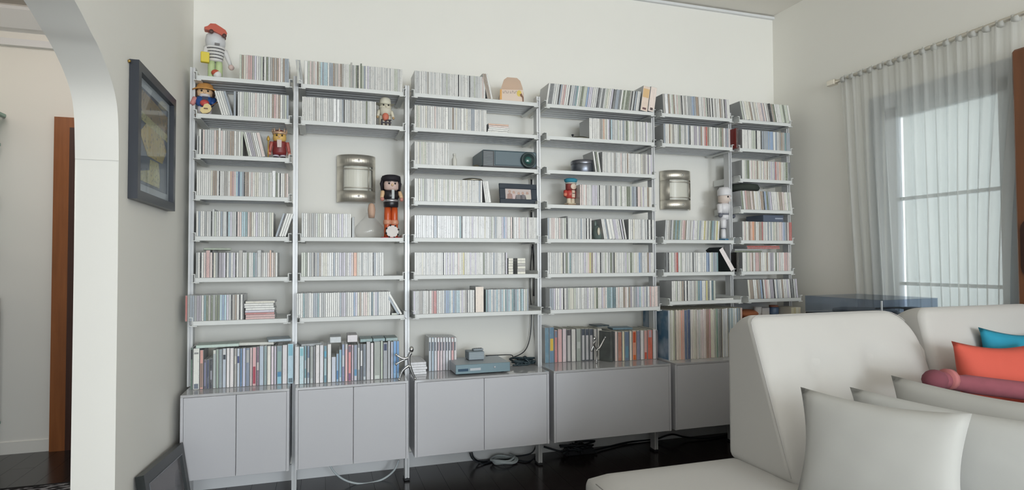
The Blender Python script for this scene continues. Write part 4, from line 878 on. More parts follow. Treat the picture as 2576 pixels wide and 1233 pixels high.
# 6 teal-hatted nutcracker of the fourth bay
p = on_shelf(3, 3, 1436, 0.085); H = PY(1436, 449, p.y).z - p.z; u = H
t = thing('nutcracker_figure', 'red nutcracker with a teal hat beside discs on the fourth shelf', 'figurine', p, radians(12))
MB().cbox(-0.22 * u, 0.22 * u, -0.15 * u, 0.15 * u, 0, 0.07 * u, 0.003).build('base', M('tan_base', (160, 132, 104), 0.5), t)
m_ivory = M('ivory_trousers', (222, 210, 186), 0.5)
for s in (-1, 1): limb((s * 0.085 * u, 0, 0.07 * u), (s * 0.085 * u, 0, 0.32 * u), 0.085 * u, 0.08 * u, m_ivory, t, 'leg')
MB().cbox(-0.2 * u, 0.2 * u, -0.14 * u, 0.14 * u, 0.07 * u, 0.11 * u, 0.003).build('boots', m_ivory, t)
m_cred = M('red_coat', (190, 70, 62), 0.4)
MB().lathe([(0.19 * u, 0.28 * u), (0.19 * u, 0.42 * u), (0.21 * u, 0.52 * u), (0.12 * u, 0.58 * u)], (0, 0, 0), 16, 0, 1, 0.75).build('coat', m_cred, t)
MB().box(-0.06 * u, 0.06 * u, -0.17 * u, -0.13 * u, 0.30 * u, 0.56 * u).build('shirt_front', M('pale_peach_paint', (226, 200, 180), 0.5), t)
MB().box(-0.05 * u, 0.05 * u, -0.185 * u, -0.165 * u, 0.44 * u, 0.46 * u).build('buckle', m_eye, t)
MB().lathe([(0.13 * u, 0.56 * u), (0.2 * u, 0.60 * u), (0.2 * u, 0.78 * u), (0.18 * u, 0.82 * u)], (0, 0, 0), 16, 0, 1, 0.85).build('head', M('dark_red_hair', (140, 62, 58), 0.6), t)
fc = MB().lathe([(0.001, 0.0), (0.10 * u, 0.004 * u), (0.125 * u, 0.02 * u), (0.125 * u, 0.05 * u)], (0, 0, 0), 20); fc.v = [(a, -0.20 * u + c, 0.69 * u + b_ * 0.85) for a, b_, c in fc.v]
fc.build('face', M('pale_round_face', (228, 206, 188), 0.5), t)
MB().lathe([(0.19 * u, 0.79 * u), (0.21 * u, 0.80 * u), (0.21 * u, 0.84 * u), (0.19 * u, 0.85 * u)], (0, 0, 0), 18, 0, 1, 0.9).build('hat_band', M('grey_hat_band', (190, 186, 176), 0.5), t)
MB().lathe([(0.19 * u, 0.84 * u), (0.24 * u, 0.90 * u), (0.25 * u, 0.96 * u), (0.16 * u, 1.0 * u), (0.001, 0.99 * u)], (0, 0, 0), 18, 0, 1, 0.9).build('hat', M('teal_felt', (60, 146, 170), 0.8), t)
for s in (-1, 1): limb((s * 0.22 * u, 0, 0.53 * u), (s * 0.29 * u, -0.08 * u, 0.34 * u), 0.085 * u, 0.07 * u, m_cred, t, 'arm'); MB().ball((s * 0.3 * u, -0.09 * u, 0.40 * u), 0.07 * u, 8).build('glove', M('coral_glove', (222, 130, 104), 0.5), t)
dv_ = MB().lathe([(0.12 * u, 0.06 * u), (0.13 * u, 0.2 * u), (0.13 * u, 0.42 * u), (0.12 * u, 0.5 * u)], (0.36 * u, 0.08 * u, 0), 14); dv_.build('side_drum', M('brown_drum_wood', (130, 92, 48), 0.5), t)

# 7 plain white toy soldier
p = on_shelf(4, 4, 1824, 0.10); H = PY(1820, 470, p.y).z - p.z; u = H
t = thing('nutcracker_figure', 'white toy soldier figure on a blue base in the fifth bay', 'figurine', p, radians(18))
m_wh = M('white_soldier_paint', (226, 224, 226), 0.35); m_gj = M('grey_joint_paint', (110, 112, 122), 0.5)
MB().cbox(-0.16 * u, 0.12 * u, -0.12 * u, 0.12 * u, 0, 0.035 * u, 0.003).build('base', M('blue_base', (84, 130, 160), 0.4), t)
for s in (-1, 1):
    limb((s * 0.06 * u, 0, 0.035 * u), (s * 0.06 * u, 0, 0.22 * u), 0.05 * u, 0.045 * u, m_wh, t, 'shin')
    MB().lathe([(0.044 * u, 0.215 * u), (0.046 * u, 0.225 * u), (0.044 * u, 0.235 * u)], (s * 0.06 * u, 0, 0), 10).build('knee', m_gj, t)
    limb((s * 0.06 * u, 0, 0.23 * u), (s * 0.06 * u, 0, 0.40 * u), 0.055 * u, 0.062 * u, m_wh, t, 'thigh')
    limb((s * 0.15 * u, 0, 0.66 * u), (s * 0.19 * u, -0.03 * u, 0.50 * u), 0.055 * u, 0.045 * u, m_wh, t, 'arm')
    MB().ball((s * 0.195 * u, -0.04 * u, 0.46 * u), 0.042 * u, 8).build('glove', m_gj, t)
MB().lathe([(0.11 * u, 0.39 * u), (0.12 * u, 0.45 * u), (0.11 * u, 0.48 * u)], (0, 0, 0), 16, 0, 1, 0.75).build('hip', m_wh, t)
MB().lathe([(0.112 * u, 0.475 * u), (0.115 * u, 0.49 * u), (0.112 * u, 0.505 * u)], (0, 0, 0), 16, 0, 1, 0.77).build('belt', m_gj, t)
MB().lathe([(0.11 * u, 0.50 * u), (0.14 * u, 0.58 * u), (0.15 * u, 0.66 * u), (0.07 * u, 0.70 * u)], (0, 0, 0), 16, 0, 1, 0.72).build('torso', m_wh, t)
MB().lathe([(0.08 * u, 0.69 * u), (0.125 * u, 0.72 * u), (0.13 * u, 0.80 * u), (0.125 * u, 0.84 * u)], (0, 0, 0), 18, 0, 1, 0.9).build('head', M('pale_soldier_face', (222, 206, 196), 0.5), t)
face(t, 0.79 * u, 0.12 * u, m_wh, False)
MB().lathe([(0.135 * u, 0.83 * u), (0.14 * u, 0.85 * u), (0.14 * u, 0.93 * u), (0.10 * u, 0.985 * u), (0.001, 1.0 * u)], (0, 0, 0), 18, 0, 1, 0.9).build('rounded_hat', m_wh, t)

# glass demijohn with a cork
p = on_shelf(1, 4, 929, 0.11); k_ = pxm(1, 4, 0.11); R_ = 37 / k_; Hh = PY(932, 540, p.y).z - p.z
t = thing('glass_decanter', 'round clear glass decanter with a tan stopper on the fifth shelf', 'decanter', p)
g = glass('clear_glass', (252, 253, 252), 0.03, 0.994, 0.4)
prof_o = [(R_ * 0.55, 0.002), (R_ * 0.9, 0.008), (R_, Hh * 0.28), (R_ * 0.93, Hh * 0.48), (R_ * 0.6, Hh * 0.72), (R_ * 0.33, Hh * 0.88), (R_ * 0.24, Hh * 1.0), (R_ * 0.25, Hh * 1.06)]
MB().lathe(prof_o, (0, 0, 0), 32).build('glass_body', g, t)
MB().lathe([(R_ * 0.2, Hh * 0.86), (R_ * 0.24, Hh * 1.05), (R_ * 0.26, Hh * 1.2), (R_ * 0.2, Hh * 1.42), (R_ * 0.08, Hh * 1.48), (0.001, Hh * 1.48)], (0.012, 0, 0), 14).build('stopper', M('tan_cork', (204, 170, 148), 0.6), t)

# dome-shaped pack on the top shelf of bay 3
p = on_shelf(2, 0, 1285, 0.08); k_ = pxm(2, 0, 0.08)
t = thing('plastic_tub', 'rounded clear and orange plastic tub on the top shelf', 'tub', p, radians(-12))
hw, hh_ = 31 / k_, 64 / k_
pol = [(-hw, 0), (hw, 0), (hw * 1.0, hh_ * 0.35), (hw * 0.9, hh_ * 0.6), (hw * 0.72, hh_ * 0.86), (hw * 0.45, hh_ * 0.98), (-hw * 0.35, hh_), (-hw * 0.62, hh_ * 0.9), (-hw * 0.82, hh_ * 0.62), (-hw * 0.97, hh_ * 0.35)]
MB().prism(pol, 'y', -0.045, 0.045, 0, True).build('tub_body', glass('peach_plastic', (232, 206, 184), 0.25, 0.35), t)
MB().box(-hw * 0.95, hw * 0.95, -0.0475, -0.0452, hh_ * 0.04, hh_ * 0.5).build('label', M('cream_label', (226, 206, 190), 0.5), t)
MB().box(-hw * 0.95, -hw * 0.8, -0.0482, -0.0475, hh_ * 0.1, hh_ * 0.5).build('label_edge', M('orange_print', (226, 170, 96), 0.5), t)
MB().ball((hw * 0.62, -0.047, hh_ * 0.36), hw * 0.22, 12, 0, (1, 0.08, 1.3)).build('yellow_print', M('yellow_print', (224, 198, 96), 0.5), t)
MB().prism([(hw * 0.66, hh_ * 0.32), (hw * 0.82, hh_ * 0.36), (hw * 0.98, hh_ * 0.2), (hw * 0.98, hh_ * 0.02), (hw * 0.9, hh_ * 0.02), (hw * 0.86, hh_ * 0.2), (hw * 0.74, hh_ * 0.24)], 'y', -0.0492, -0.0478).build('brown_print', M('brown_print', (126, 86, 64), 0.5), t)
lt_ = MB()
for k, wdt in enumerate((0.10, 0.09, 0.1, 0.03, 0.09, 0.1, 0.1, 0.09)):
    x0 = -hw * 0.72 + k * hw * 0.15
    lt_.box(x0, x0 + hw * 0.025, -0.0482, -0.0475, hh_ * 0.36, hh_ * 0.45)
    if k != 3: lt_.box(x0, x0 + hw * wdt, -0.0482, -0.0475, hh_ * (0.43 if k % 2 else 0.36), hh_ * (0.45 if k % 2 else 0.38))
lt_.build('lettering', M('grey_brown_print', (140, 126, 120), 0.5), t)
MB().tube([(-hw * 0.62, 0, hh_ * 0.9), (-hw * 0.35, 0, hh_ * 1.0), (hw * 0.45, 0, hh_ * 0.985)], 0.0025, 6).build('lid_rim', M('brown_rim', (150, 120, 96), 0.4), t)

# projector
xa, xb = PY(1213, 400, -0.26).x, PY(1352, 400, -0.28).x
t = thing('video_projector', 'dark grey video projector with a big round lens on the third shelf', 'projector', ((xa + xb) / 2, -0.15, stop(2, 2)))
w = (xb - xa) / 2; hp = 46 / pxm(2, 2, 0.02)
m_pj = M('dark_blue_grey_plastic', (86, 104, 112), 0.4)
MB().cbox(-w, w, -0.115, 0.12, 0.008, hp, 0.006).build('casing', m_pj, t)
MB().box(-w + 0.004, w - 0.004, -0.117, -0.1, 0.004, 0.014).build('base_trim', m_black, t)
MB().cbox(-w * 0.55, w * 0.96, -0.119, -0.114, 0.018, hp - 0.006, 0.002).build('front_panel', m_pj, t)
vt = MB()
for k in range(9): vt.box(-w + 0.006, -w * 0.62, -0.118, -0.115, 0.014 + k * (hp - 0.022) / 9, 0.019 + k * (hp - 0.022) / 9)
vt.build('vent_slat', M('grey_vent', (128, 136, 140), 0.4), t)
MB().box(-w + 0.003, -w * 0.58, -0.1165, -0.115, 0.011, hp - 0.006).build('vent_recess', m_black, t)
lz = MB().lathe([(0.043, 0), (0.046, 0.012), (0.044, 0.02), (0.036, 0.02), (0.03, 0.008), (0.001, 0.006)], (0, 0, 0), 28)
lz.v = [(a + w * 0.66, -0.119 - c, b_ + hp * 0.5) for a, b_, c in lz.v]; lz.build('lens_ring', M('dark_lens_ring', (52, 66, 66), 0.35), t)
lg = MB().ball((w * 0.66, -0.125, hp * 0.5), 0.022, 16, 0, (1, 0.4, 1)); lg.build('lens', M('green_coated_lens', (40, 92, 84), 0.08, spec=0.9), t)
for s in (-1, 1): MB().lathe([(0.012, 0), (0.012, 0.009)], (s * w * 0.8, -0.07, 0), 10).build('foot', m_black, t)
# dark dome, white bottle, steel dish, tin, lid, photo frame, cap, box
p = on_shelf(2, 2, 1198, 0.06); t = thing('small_dome', 'small dark oval object beside the projector', 'ornament', p)
MB().lathe([(0.021, 0), (0.022, 0.006), (0.017, 0.016), (0.008, 0.02), (0.001, 0.021)], (0, 0, 0), 16, 0, 1, 0.8).build('shell', M('dark_olive_shell', (96, 92, 78), 0.4), t)
p = on_shelf(2, 2, 1143, 0.12); t = thing('white_bottle', 'slim white bottle behind the end of the third shelf discs', 'bottle', p)
MB().lathe([(0.012, 0), (0.015, 0.004), (0.015, 0.055), (0.008, 0.068), (0.008, 0.078), (0.001, 0.079)], (0, 0, 0), 14).build('body', M('white_plastic', (224, 222, 212), 0.4), t)
MB().lathe([(0.009, 0.077), (0.009, 0.088), (0.001, 0.089)], (0, 0, 0), 12).build('cap', M('white_plastic', (224, 222, 212), 0.4), t)
p = on_shelf(2, 3, 1188, 0.075); p.z += CH * 1.004 + 0.001
t = thing('steel_dish', 'upturned steel dish lying on the fourth shelf discs', 'dish', p)
MB().lathe([(0.062, 0.0), (0.064, 0.004), (0.055, 0.013), (0.03, 0.018), (0.001, 0.019)], (0, 0, 0), 28).build('dish', M('brushed_steel', (176, 172, 160), 0.3, 0.9), t)
p = on_shelf(3, 1, 1455, 0.08); t = thing('pan_lid', 'shallow dark metal lid with a black knob on the second shelf', 'lid', p)
MB().lathe([(0.075, 0), (0.077, 0.004), (0.05, 0.017), (0.02, 0.023), (0.001, 0.024)], (0, 0, 0), 28).build('lid', M('dark_bronze_metal', (126, 124, 112), 0.3, 0.8), t)
MB().lathe([(0.003, 0.022), (0.003, 0.03), (0.008, 0.034), (0.008, 0.039), (0.001, 0.042)], (-0.03, 0.02, 0), 12).build('knob', m_black, t)
p = on_shelf(3, 2, 1466, 0.085); k_ = pxm(3, 2, 0.085)
t = thing('round_tin', 'dark steel round tin on the third shelf of the fourth bay', 'tin', p)
MB().lathe([(29 / k_, 0), (29.5 / k_, 0.002), (29.5 / k_, 21 / k_), (29 / k_, 22 / k_)], (0, 0, 0), 28).build('body', M('gunmetal_tin', (112, 116, 126), 0.3, 0.8), t)
MB().lathe([(30 / k_, 21 / k_), (30.4 / k_, 22 / k_), (30.4 / k_, 29 / k_), (28 / k_, 31 / k_), (0.001, 32 / k_)], (0, 0, 0), 28).build('lid', M('gunmetal_lid', (124, 126, 134), 0.28, 0.8), t)
p0 = on_shelf(3, 2, 1490, 0.1)
t = thing('cable', 'thin dark cable curling between the round tin and the discs', 'cable', p0)
MB().tube(smooth_path([(-0.02, 0, 0.075), (0.0, 0.0, 0.098), (0.02, 0.01, 0.09), (0.012, 0.0, 0.05), (0.018, -0.02, 0.004), (0.012, -0.05, 0.003)]), 0.0025, 6).build('lead', m_black, t)
fa, fb = PY(1257, 500, -0.25).x, PY(1353, 505, -0.25).x; fz = 54 / pxm(2, 3, 0.04)
t = thing('photo_frame', 'black photo frame with a family snapshot on the fourth shelf', 'photo frame', (fa, -0.262, stop(2, 3)), 0, rot=(radians(-9), 0, radians(3)))
w = fb - fa; bd = 0.036
m_fr = M('black_blue_frame', (46, 56, 68), 0.35)
MB().cbox(0, w, 0, 0.012, 0, bd * 0.85, 0.002).cbox(0, w, 0, 0.012, fz - bd * 0.85, fz, 0.002).cbox(0, bd, 0, 0.012, bd * 0.85, fz - bd * 0.85, 0.002).cbox(w - bd, w, 0, 0.012, bd * 0.85, fz - bd * 0.85, 0.002).build('frame', m_fr, t)
MB().box(bd, w - bd, 0.006, 0.010, bd * 0.85, fz - bd * 0.85).build('photograph', M('photo_background', (206, 194, 190), 0.3), t)
pw_, pz0, pz1 = w - 2 * bd, bd * 0.85, fz - bd * 0.85
for fx, fh, cc, wd_ in ((0.17, 0.86, (170, 140, 132), 0.11), (0.33, 0.78, (210, 190, 190), 0.09), (0.52, 0.66, (132, 128, 130), 0.16), (0.68, 0.7, (128, 124, 128), 0.12), (0.85, 0.72, (204, 198, 188), 0.12)):
    mb = MB(); cx = bd + fx * pw_; hz = (pz1 - pz0)
    mb.prism([(cx - wd_ * pw_, pz0), (cx + wd_ * pw_, pz0), (cx + wd_ * pw_ * 0.8, pz0 + hz * fh * 0.55), (cx, pz0 + hz * fh * 0.7), (cx - wd_ * pw_ * 0.8, pz0 + hz * fh * 0.55)], 'y', 0.0045, 0.006)
    mb.build('printed_person', M('photo_clothes_%d_%d_%d' % cc, cc, 0.4), t)
    MB().ball((cx, 0.0055, pz0 + hz * fh * 0.84), pw_ * 0.05, 10, 0, (1, 0.05, 1.2)).build('printed_head', M('photo_skin', (196, 164, 150), 0.4), t)
MB().box(w * 0.42, w * 0.58, 0.012, 0.016, 0.01, fz * 0.8).build('stand', m_black, t)
p = on_shelf(5, 3, 1872, 0.08); p.z += CH * 1.004 + 0.001
p.x = max(p.x, XP[5] + 0.115)
t = thing('flat_cap', 'dark round flat cap lying on the fourth shelf discs of the rightmost bay', 'cap', p)
MB().lathe([(0.07, 0), (0.1, 0.008), (0.108, 0.024), (0.095, 0.045), (0.05, 0.053), (0.001, 0.054)], (0, 0, 0), 24, 0, 1, 0.78).build('crown', M('black_green_felt', (54, 60, 54), 0.9), t)
MB().lathe([(0.075, 0.0), (0.078, 0.004), (0.07, 0.012)], (0, -0.01, 0), 22, 0, 1, 0.8).build('rim', M('black_rim', (50, 46, 42), 0.8), t)
p = on_shelf(5, 4, 1925, 0.1); p.z += CH * 1.004 + 0.001
t = thing('card_box', 'dark slate box with a pale stripe on the fifth shelf discs of the rightmost bay', 'box', p)
MB().cbox(-0.083, 0.083, -0.08, 0.09, 0, 0.045, 0.002).build('box', M('slate_card', (92, 102, 120), 0.5), t)
MB().box(0.012, 0.076, -0.0812, -0.08, 0.018, 0.027).build('stripe', M('pale_grey_print', (168, 176, 190), 0.5), t)
# grey jar with ears in bay 4
p = on_shelf(3, 4, 1507, 0.08); t = thing('ceramic_jar', 'grey green round animal jar between discs on the fifth shelf', 'jar', p)
MB().lathe([(0.03, 0), (0.042, 0.01), (0.047, 0.04), (0.042, 0.075), (0.028, 0.09), (0.001, 0.095)], (0, 0, 0), 20, 0, 0.95, 0.9).build('body', M('grey_green_glaze', (112, 126, 120), 0.35), t)
for s in (-1, 1): MB().ball((s * 0.026, -0.005, 0.097), 0.014, 8, 0, (0.8, 0.5, 1.6)).build('ear', M('grey_green_glaze', (112, 126, 120), 0.35), t)
MB().ball((-0.022, -0.04, 0.05), 0.012, 8, 0, (0.8, 0.4, 2.0)).build('tusk', M('ivory_glaze', (214, 206, 186), 0.4), t)
for s in (-1, 1): MB().ball((s * 0.015 + 0.006, -0.038, 0.072), 0.005, 6).build('eye', m_eye, t)
# silver stick figures
m_silver = M('polished_silver', (206, 206, 206), 0.12, 1.0)
def stick(name_lab, loc, h, pose, rz=0):
    t = thing('silver_figure', name_lab, 'figurine', loc, rz)
    MB().cbox(-0.05 * h, 0.05 * h, -0.04 * h, 0.04 * h, 0, 0.012 * h, 0.001).build('base', m_silver, t) if pose.get('base') else None
    for nm, pts, r in pose['limbs']:
        MB().tube(smooth_path([tuple(v * h for v in q) for q in pts], 4), [r * h * (1 - 0.35 * i / (4 * (len(pts) - 1))) for i in range(4 * (len(pts) - 1) + 1)], 8).build(nm, m_silver, t)
    hx = pose['head']; MB().ball(tuple(v * h for v in hx), 0.085 * h, 12, 0, (0.85, 0.85, 1.15)).build('head', m_silver, t)
    for q in pose['ends']: MB().ball(tuple(v * h for v in q), 0.045 * h, 8).build('foot' if q[2] < 0.1 else 'hand', m_silver, t)
    return t
Yf = -0.395
fp = PY(1030, 948, Yf); hf = PY(1030, 873, Yf).z - ZCT
stick('silver stick figure pushing against the blue film cases', (fp.x, Yf, ZCT), hf, dict(head=(0.06, 0, 0.92), ends=[(-0.31, 0, 0.03), (0.17, 0, 0.03), (-0.4, 0, 0.78), (-0.4, 0, 0.5)],
      limbs=[('torso', [(0.04, 0, 0.82), (-0.02, 0, 0.68), (0.0, 0, 0.42)], 0.06), ('leg', [(0.0, 0, 0.44), (-0.2, 0, 0.3), (-0.31, 0, 0.03)], 0.05), ('leg', [(0.0, 0, 0.44), (0.08, 0, 0.22), (0.17, 0, 0.03)], 0.05),
             ('arm', [(-0.02, 0, 0.68), (-0.2, 0, 0.66), (-0.4, 0, 0.78)], 0.04), ('arm', [(-0.02, 0, 0.66), (-0.2, 0.02, 0.6), (-0.4, 0, 0.5)], 0.035)]))
fp = PZ(1500, 914, ZCT); hf = PY(1500, 850, fp.y).z - ZCT
stick('silver stick figure kicking one leg high in front of the cream book', (fp.x, fp.y, ZCT), hf, dict(head=(-0.08, 0, 0.96), ends=[(-0.0, 0, 0.03), (0.40, 0, 1.0), (-0.2, 0, 0.5)],
      limbs=[('torso', [(-0.08, 0, 0.86), (-0.1, 0, 0.7), (0.02, 0, 0.52)], 0.07), ('leg', [(0.02, 0, 0.54), (0.04, 0, 0.3), (0.0, 0, 0.03)], 0.055), ('leg', [(0.02, 0, 0.54), (0.16, 0, 0.62), (0.38, 0, 0.98)], 0.055),
             ('arm', [(-0.1, 0, 0.72), (-0.16, 0, 0.6), (-0.2, 0, 0.5)], 0.04)]))
# clutter behind the sofa top in the rightmost bay
cb = thing('added_support_box', 'brown box added as unseen support behind the sofa in the rightmost bay', 'box', (2.80, -0.2, ZCT))  # added unseen box that raises the clutter above the sofa top
MB().cbox(-0.22, 0.2, -0.14, 0.15, 0, 0.23, 0.003).build('box', M('brown_card', (150, 110, 84), 0.8), cb)
ZB = ZCT + 0.23
t = thing('folded_cloth', 'orange brown folded cloth seen over the sofa top under the last shelf', 'cloth', (2.71, -0.2, ZB))
MB().ball((0, 0, 0.028), 0.03, 12, 0, (2.8, 2.2, 0.95)).build('cloth', M('rust_cloth', (190, 120, 84), 0.9), t)
t = thing('white_cup', 'white paper cup standing beside the orange cloth', 'cup', (2.77, -0.23, ZB))
MB().lathe([(0.02, 0), (0.027, 0.075), (0.025, 0.075), (0.018, 0.003)], (0, 0, 0), 16).build('cup', M('white_paper', (226, 224, 220), 0.7), t)
t = thing('white_packet', 'small white packet right of the paper cup', 'packet', (2.83, -0.22, ZB))
MB().cbox(-0.03, 0.03, -0.02, 0.02, 0, 0.065, 0.003).build('packet', M('white_paper', (226, 224, 220), 0.7), t)
t = thing('blue_jar', 'small blue jar under the last shelf of the rightmost bay', 'jar', (2.91, -0.22, ZB))
MB().lathe([(0.03, 0), (0.033, 0.005), (0.033, 0.06), (0.026, 0.07)], (0, 0, 0), 16).build('jar', M('blue_glaze', (96, 120, 150), 0.3), t)
MB().lathe([(0.029, 0.068), (0.029, 0.08), (0.001, 0.081)], (0, 0, 0), 16).build('lid', M('rust_lid', (180, 120, 96), 0.5), t)
for k in range(4):
    o = put('book', case_mesh('book', 0.019, 0.13, 0.30, [m_cover, m_paper], 0.001), None, (3.012 - 0.02 * (3 - k) + 0.012, -0.33, ZCT + 0.0005)); o.color = (*rgb(*[(196, 190, 160), (186, 176, 140), (200, 196, 176), (190, 182, 160)][k], BR), 1)
    tag(o, f'tan book at the right end below the last shelf, {ordn(k + 1)} of four', 'book', 'tan books behind the sofa')
# cable along the third bay's right upright
t = thing('power_cable', 'black cables hanging behind the third bay right upright', 'cable', (0, 0, 0))
def hang(pts, r, nm='lead', mt=None): MB().tube(smooth_path([PY(a, b_, Y) for a, b_, Y in pts]), r, 6).build(nm, mt or m_black, t)
hang([(1337, 452, -0.03), (1337, 540, -0.02), (1340, 600, -0.02), (1342, 640, -0.02), (1345, 690, -0.02), (1343, 745, -0.02)], 0.006)
hang([(1338, 620, -0.025), (1334, 690, -0.02), (1334, 740, -0.02), (1337, 790, -0.02), (1333, 850, -0.025), (1318, 885, -0.05), (1283, 902, -0.12)], 0.003)
hang([(1346, 760, -0.02), (1345, 830, -0.02), (1352, 880, -0.03), (1354, 912, -0.08)], 0.0035, 'white_lead', M('grey_lead', (176, 178, 180), 0.5))
t = thing('cable_bundle', 'tangled dark cables on the third cabinet by the upright', 'cables', (PZ(1312, 915, ZCT).x, -0.15, ZCT))
rr = random.Random(4)
for k in range(7):
    pts = []
    for q in range(7):
        pts.append((rr.uniform(-0.07, 0.07) if 0 < q < 6 else rr.uniform(-0.09, 0.09), rr.uniform(-0.06, 0.05), 0.006 + rr.random() * 0.045 * (1 - abs(q - 3) / 4)))
    MB().tube(smooth_path(pts, 5), 0.0055, 6).build('lead', M('dark_teal_lead', (44, 60, 66), 0.5), t)
# thin cable over the player
t = thing('cable', 'thin cable looping behind the video player', 'cable', (0, 0, 0))
MB().tube(smooth_path([PY(1222, 895, -0.14), PY(1245, 894, -0.10), PY(1285, 893, -0.08), PY(1290, 900, -0.1)]), 0.003, 6).build('lead', m_black, t)
# ---------------- wall lights ----------------
m_brush = M('brushed_nickel', (226, 220, 208), 0.42, 0.9, noise=0.08, scale=60, stretch=(1, 1, 12))
m_opal = M('opal_glass', (220, 218, 206), 0.3)
def sconce(x0, x1, z0, z1, lab):
    w = (x1 - x0); cx = (x0 + x1) / 2; hz = z1 - z0; dpt = 0.085
    t = thing('wall_light', lab, 'wall light', (cx, 0, z0))
    n = 24
    def pt(f, off=0.0):
        a = pi * f; return (-(w / 2 - off) * cos(a), -(0.012 + (dpt - off) * sin(a)))
    f0, f1 = 0.26, 0.80; za, zb = hz * 0.24, hz * 0.76
    mb = MB()
    def patch(fa, fb, z_0, z_1, k):
        for i in range(k):
            p0 = pt(fa + (fb - fa) * i / k); p1 = pt(fa + (fb - fa) * (i + 1) / k); q0 = pt(fa + (fb - fa) * i / k, 0.002); q1 = pt(fa + (fb - fa) * (i + 1) / k, 0.002)
            mb.add([(p0[0], p0[1], z_0), (p1[0], p1[1], z_0), (p1[0], p1[1], z_1), (p0[0], p0[1], z_1), (q0[0], q0[1], z_0), (q1[0], q1[1], z_0), (q1[0], q1[1], z_1), (q0[0], q0[1], z_1)],
                   [(0, 1, 2, 3), (7, 6, 5, 4), (0, 4, 5, 1), (3, 2, 6, 7)], 0, True)
    patch(0, 1, 0, za, 24); patch(0, 1, zb, hz, 24); patch(0, f0, za, zb, 8); patch(f1, 1, za, zb, 8)
    mb.build('metal_shade', m_brush, t)
    gb = MB()
    for i in range(16):
        p0 = pt(0.1 + 0.8 * i / 16, 0.014); p1 = pt(0.1 + 0.8 * (i + 1) / 16, 0.014)
        gb.add([(p0[0], p0[1], 0.012), (p1[0], p1[1], 0.012), (p1[0], p1[1], hz - 0.012), (p0[0], p0[1], hz - 0.012)], [(0, 1, 2, 3)], 0, True)
    gb.build('diffuser', m_opal, t)
    for z_ in (za + 0.012, zb - 0.02):
        cbm = MB().tube([(pt(f0 + (f1 - f0) * k / 8)[0], pt(f0 + (f1 - f0) * k / 8)[1] + 0.001, z_ + 0.004) for k in range(9)], 0.0028, 6); cbm.build('crossbar', m_brush, t)
    pv = pt(f1 - 0.09); MB().tube([(pv[0], pv[1], za), (pv[0], pv[1], zb)], 0.0022, 6).build('upright_bar', m_brush, t)
    for z_ in (za * 0.5, hz - za * 0.5):
        ps = pt(0.53); MB().ball((ps[0], ps[1] - 0.001, z_), 0.006, 10, 0, (1, 0.5, 1)).build('screw', m_silver, t)
    MB().box(-w * 0.3, w * 0.3, -0.012, -0.0005, hz * 0.2, hz * 0.8).build('wall_plate', m_brush, t)
sconce(0.069, 0.284, 1.537, 1.803, 'brushed metal curved wall light above the glass decanter')
sconce(2.170, 2.395, 1.542, 1.803, 'brushed metal curved wall light in the fifth bay beside the white soldier')

# ---------------- pictures ----------------
def art_mat(name, base, gold, scale):
    mt = bpy.data.materials.new(name); mt.use_nodes = True; nt = mt.node_tree; N = nt.nodes; L = nt.links; b = N['Principled BSDF']; b.inputs['Roughness'].default_value = 0.25
    tc = N.new('ShaderNodeTexCoord'); vo = N.new('ShaderNodeTexVoronoi'); vo.inputs['Scale'].default_value = scale * 14; nz = N.new('ShaderNodeTexNoise'); nz.inputs['Scale'].default_value = scale * 3
    rp = N.new('ShaderNodeValToRGB'); rp.color_ramp.elements[0].position = 0.12; rp.color_ramp.elements[0].color = (*rgb(*base), 1); rp.color_ramp.elements[1].position = 0.4; rp.color_ramp.elements[1].color = (*rgb(*gold), 1)
    L.new(tc.outputs['Object'], vo.inputs['Vector']); L.new(tc.outputs['Object'], nz.inputs['Vector']); L.new(vo.outputs['Distance'], rp.inputs[0])
    mx = N.new('ShaderNodeMix'); mx.data_type = 'RGBA'; mx.inputs[7].default_value = (*rgb(*[v * 0.6 for v in gold]), 1)
    L.new(nz.outputs['Fac'], mx.inputs[0]); L.new(rp.outputs[0], mx.inputs[6]); L.new(mx.outputs[2], b.inputs['Base Color']); return mt
t = thing('framed_picture', 'black framed picture of gold patterned shapes hanging on the left wall', 'picture', (XL, -0.8, 1.43))
y0, y1, h = -0.285, 0.28, 0.505; bd = 0.034; D = 0.032
m_bf = M('black_frame', (50, 54, 62), 0.35)
MB().box(0.001, D, y0, y0 + bd, 0, h).box(0.001, D, y1 - bd, y1, 0, h).box(0.001, D, y0 + bd, y1 - bd, 0, bd).box(0.001, D, y0 + bd, y1 - bd, h - bd, h).build('frame', m_bf, t)
MB().box(0.002, 0.012, y0 + bd, y1 - bd, bd, h - bd).build('mat_board', M('grey_white_mat', (200, 200, 204), 0.6), t)
ay0, ay1, az0, az1 = y0 + bd + 0.03, y1 - bd - 0.03, bd + 0.035, h - bd - 0.035
MB().box(0.012, 0.0135, ay0, ay1, az0, az1).build('print_ground', M('navy_print', (66, 72, 92), 0.3), t)
ag = art_mat('gold_pattern', (70, 62, 54), (226, 190, 92), 3.2); ag2 = art_mat('pale_gold_pattern', (96, 90, 80), (232, 214, 140), 4.5); ag3 = art_mat('brown_pattern', (84, 64, 50), (176, 138, 84), 2.6)
w_ = ay1 - ay0; q = az1 - az0
def pp(lst): return [(ay0 + a * w_, az0 + b_ * q) for a, b_ in lst]
MB().prism(pp([(0.02, 0.70), (0.98, 0.66), (0.98, 0.92), (0.4, 0.96), (0.02, 0.98)]), 'x', 0.0135, 0.0142).build('printed_shape', ag3, t)
MB().prism(pp([(0.02, 0.66), (0.98, 0.62), (0.98, 0.71), (0.02, 0.75)]), 'x', 0.0142, 0.0147).build('printed_shape', ag2, t)
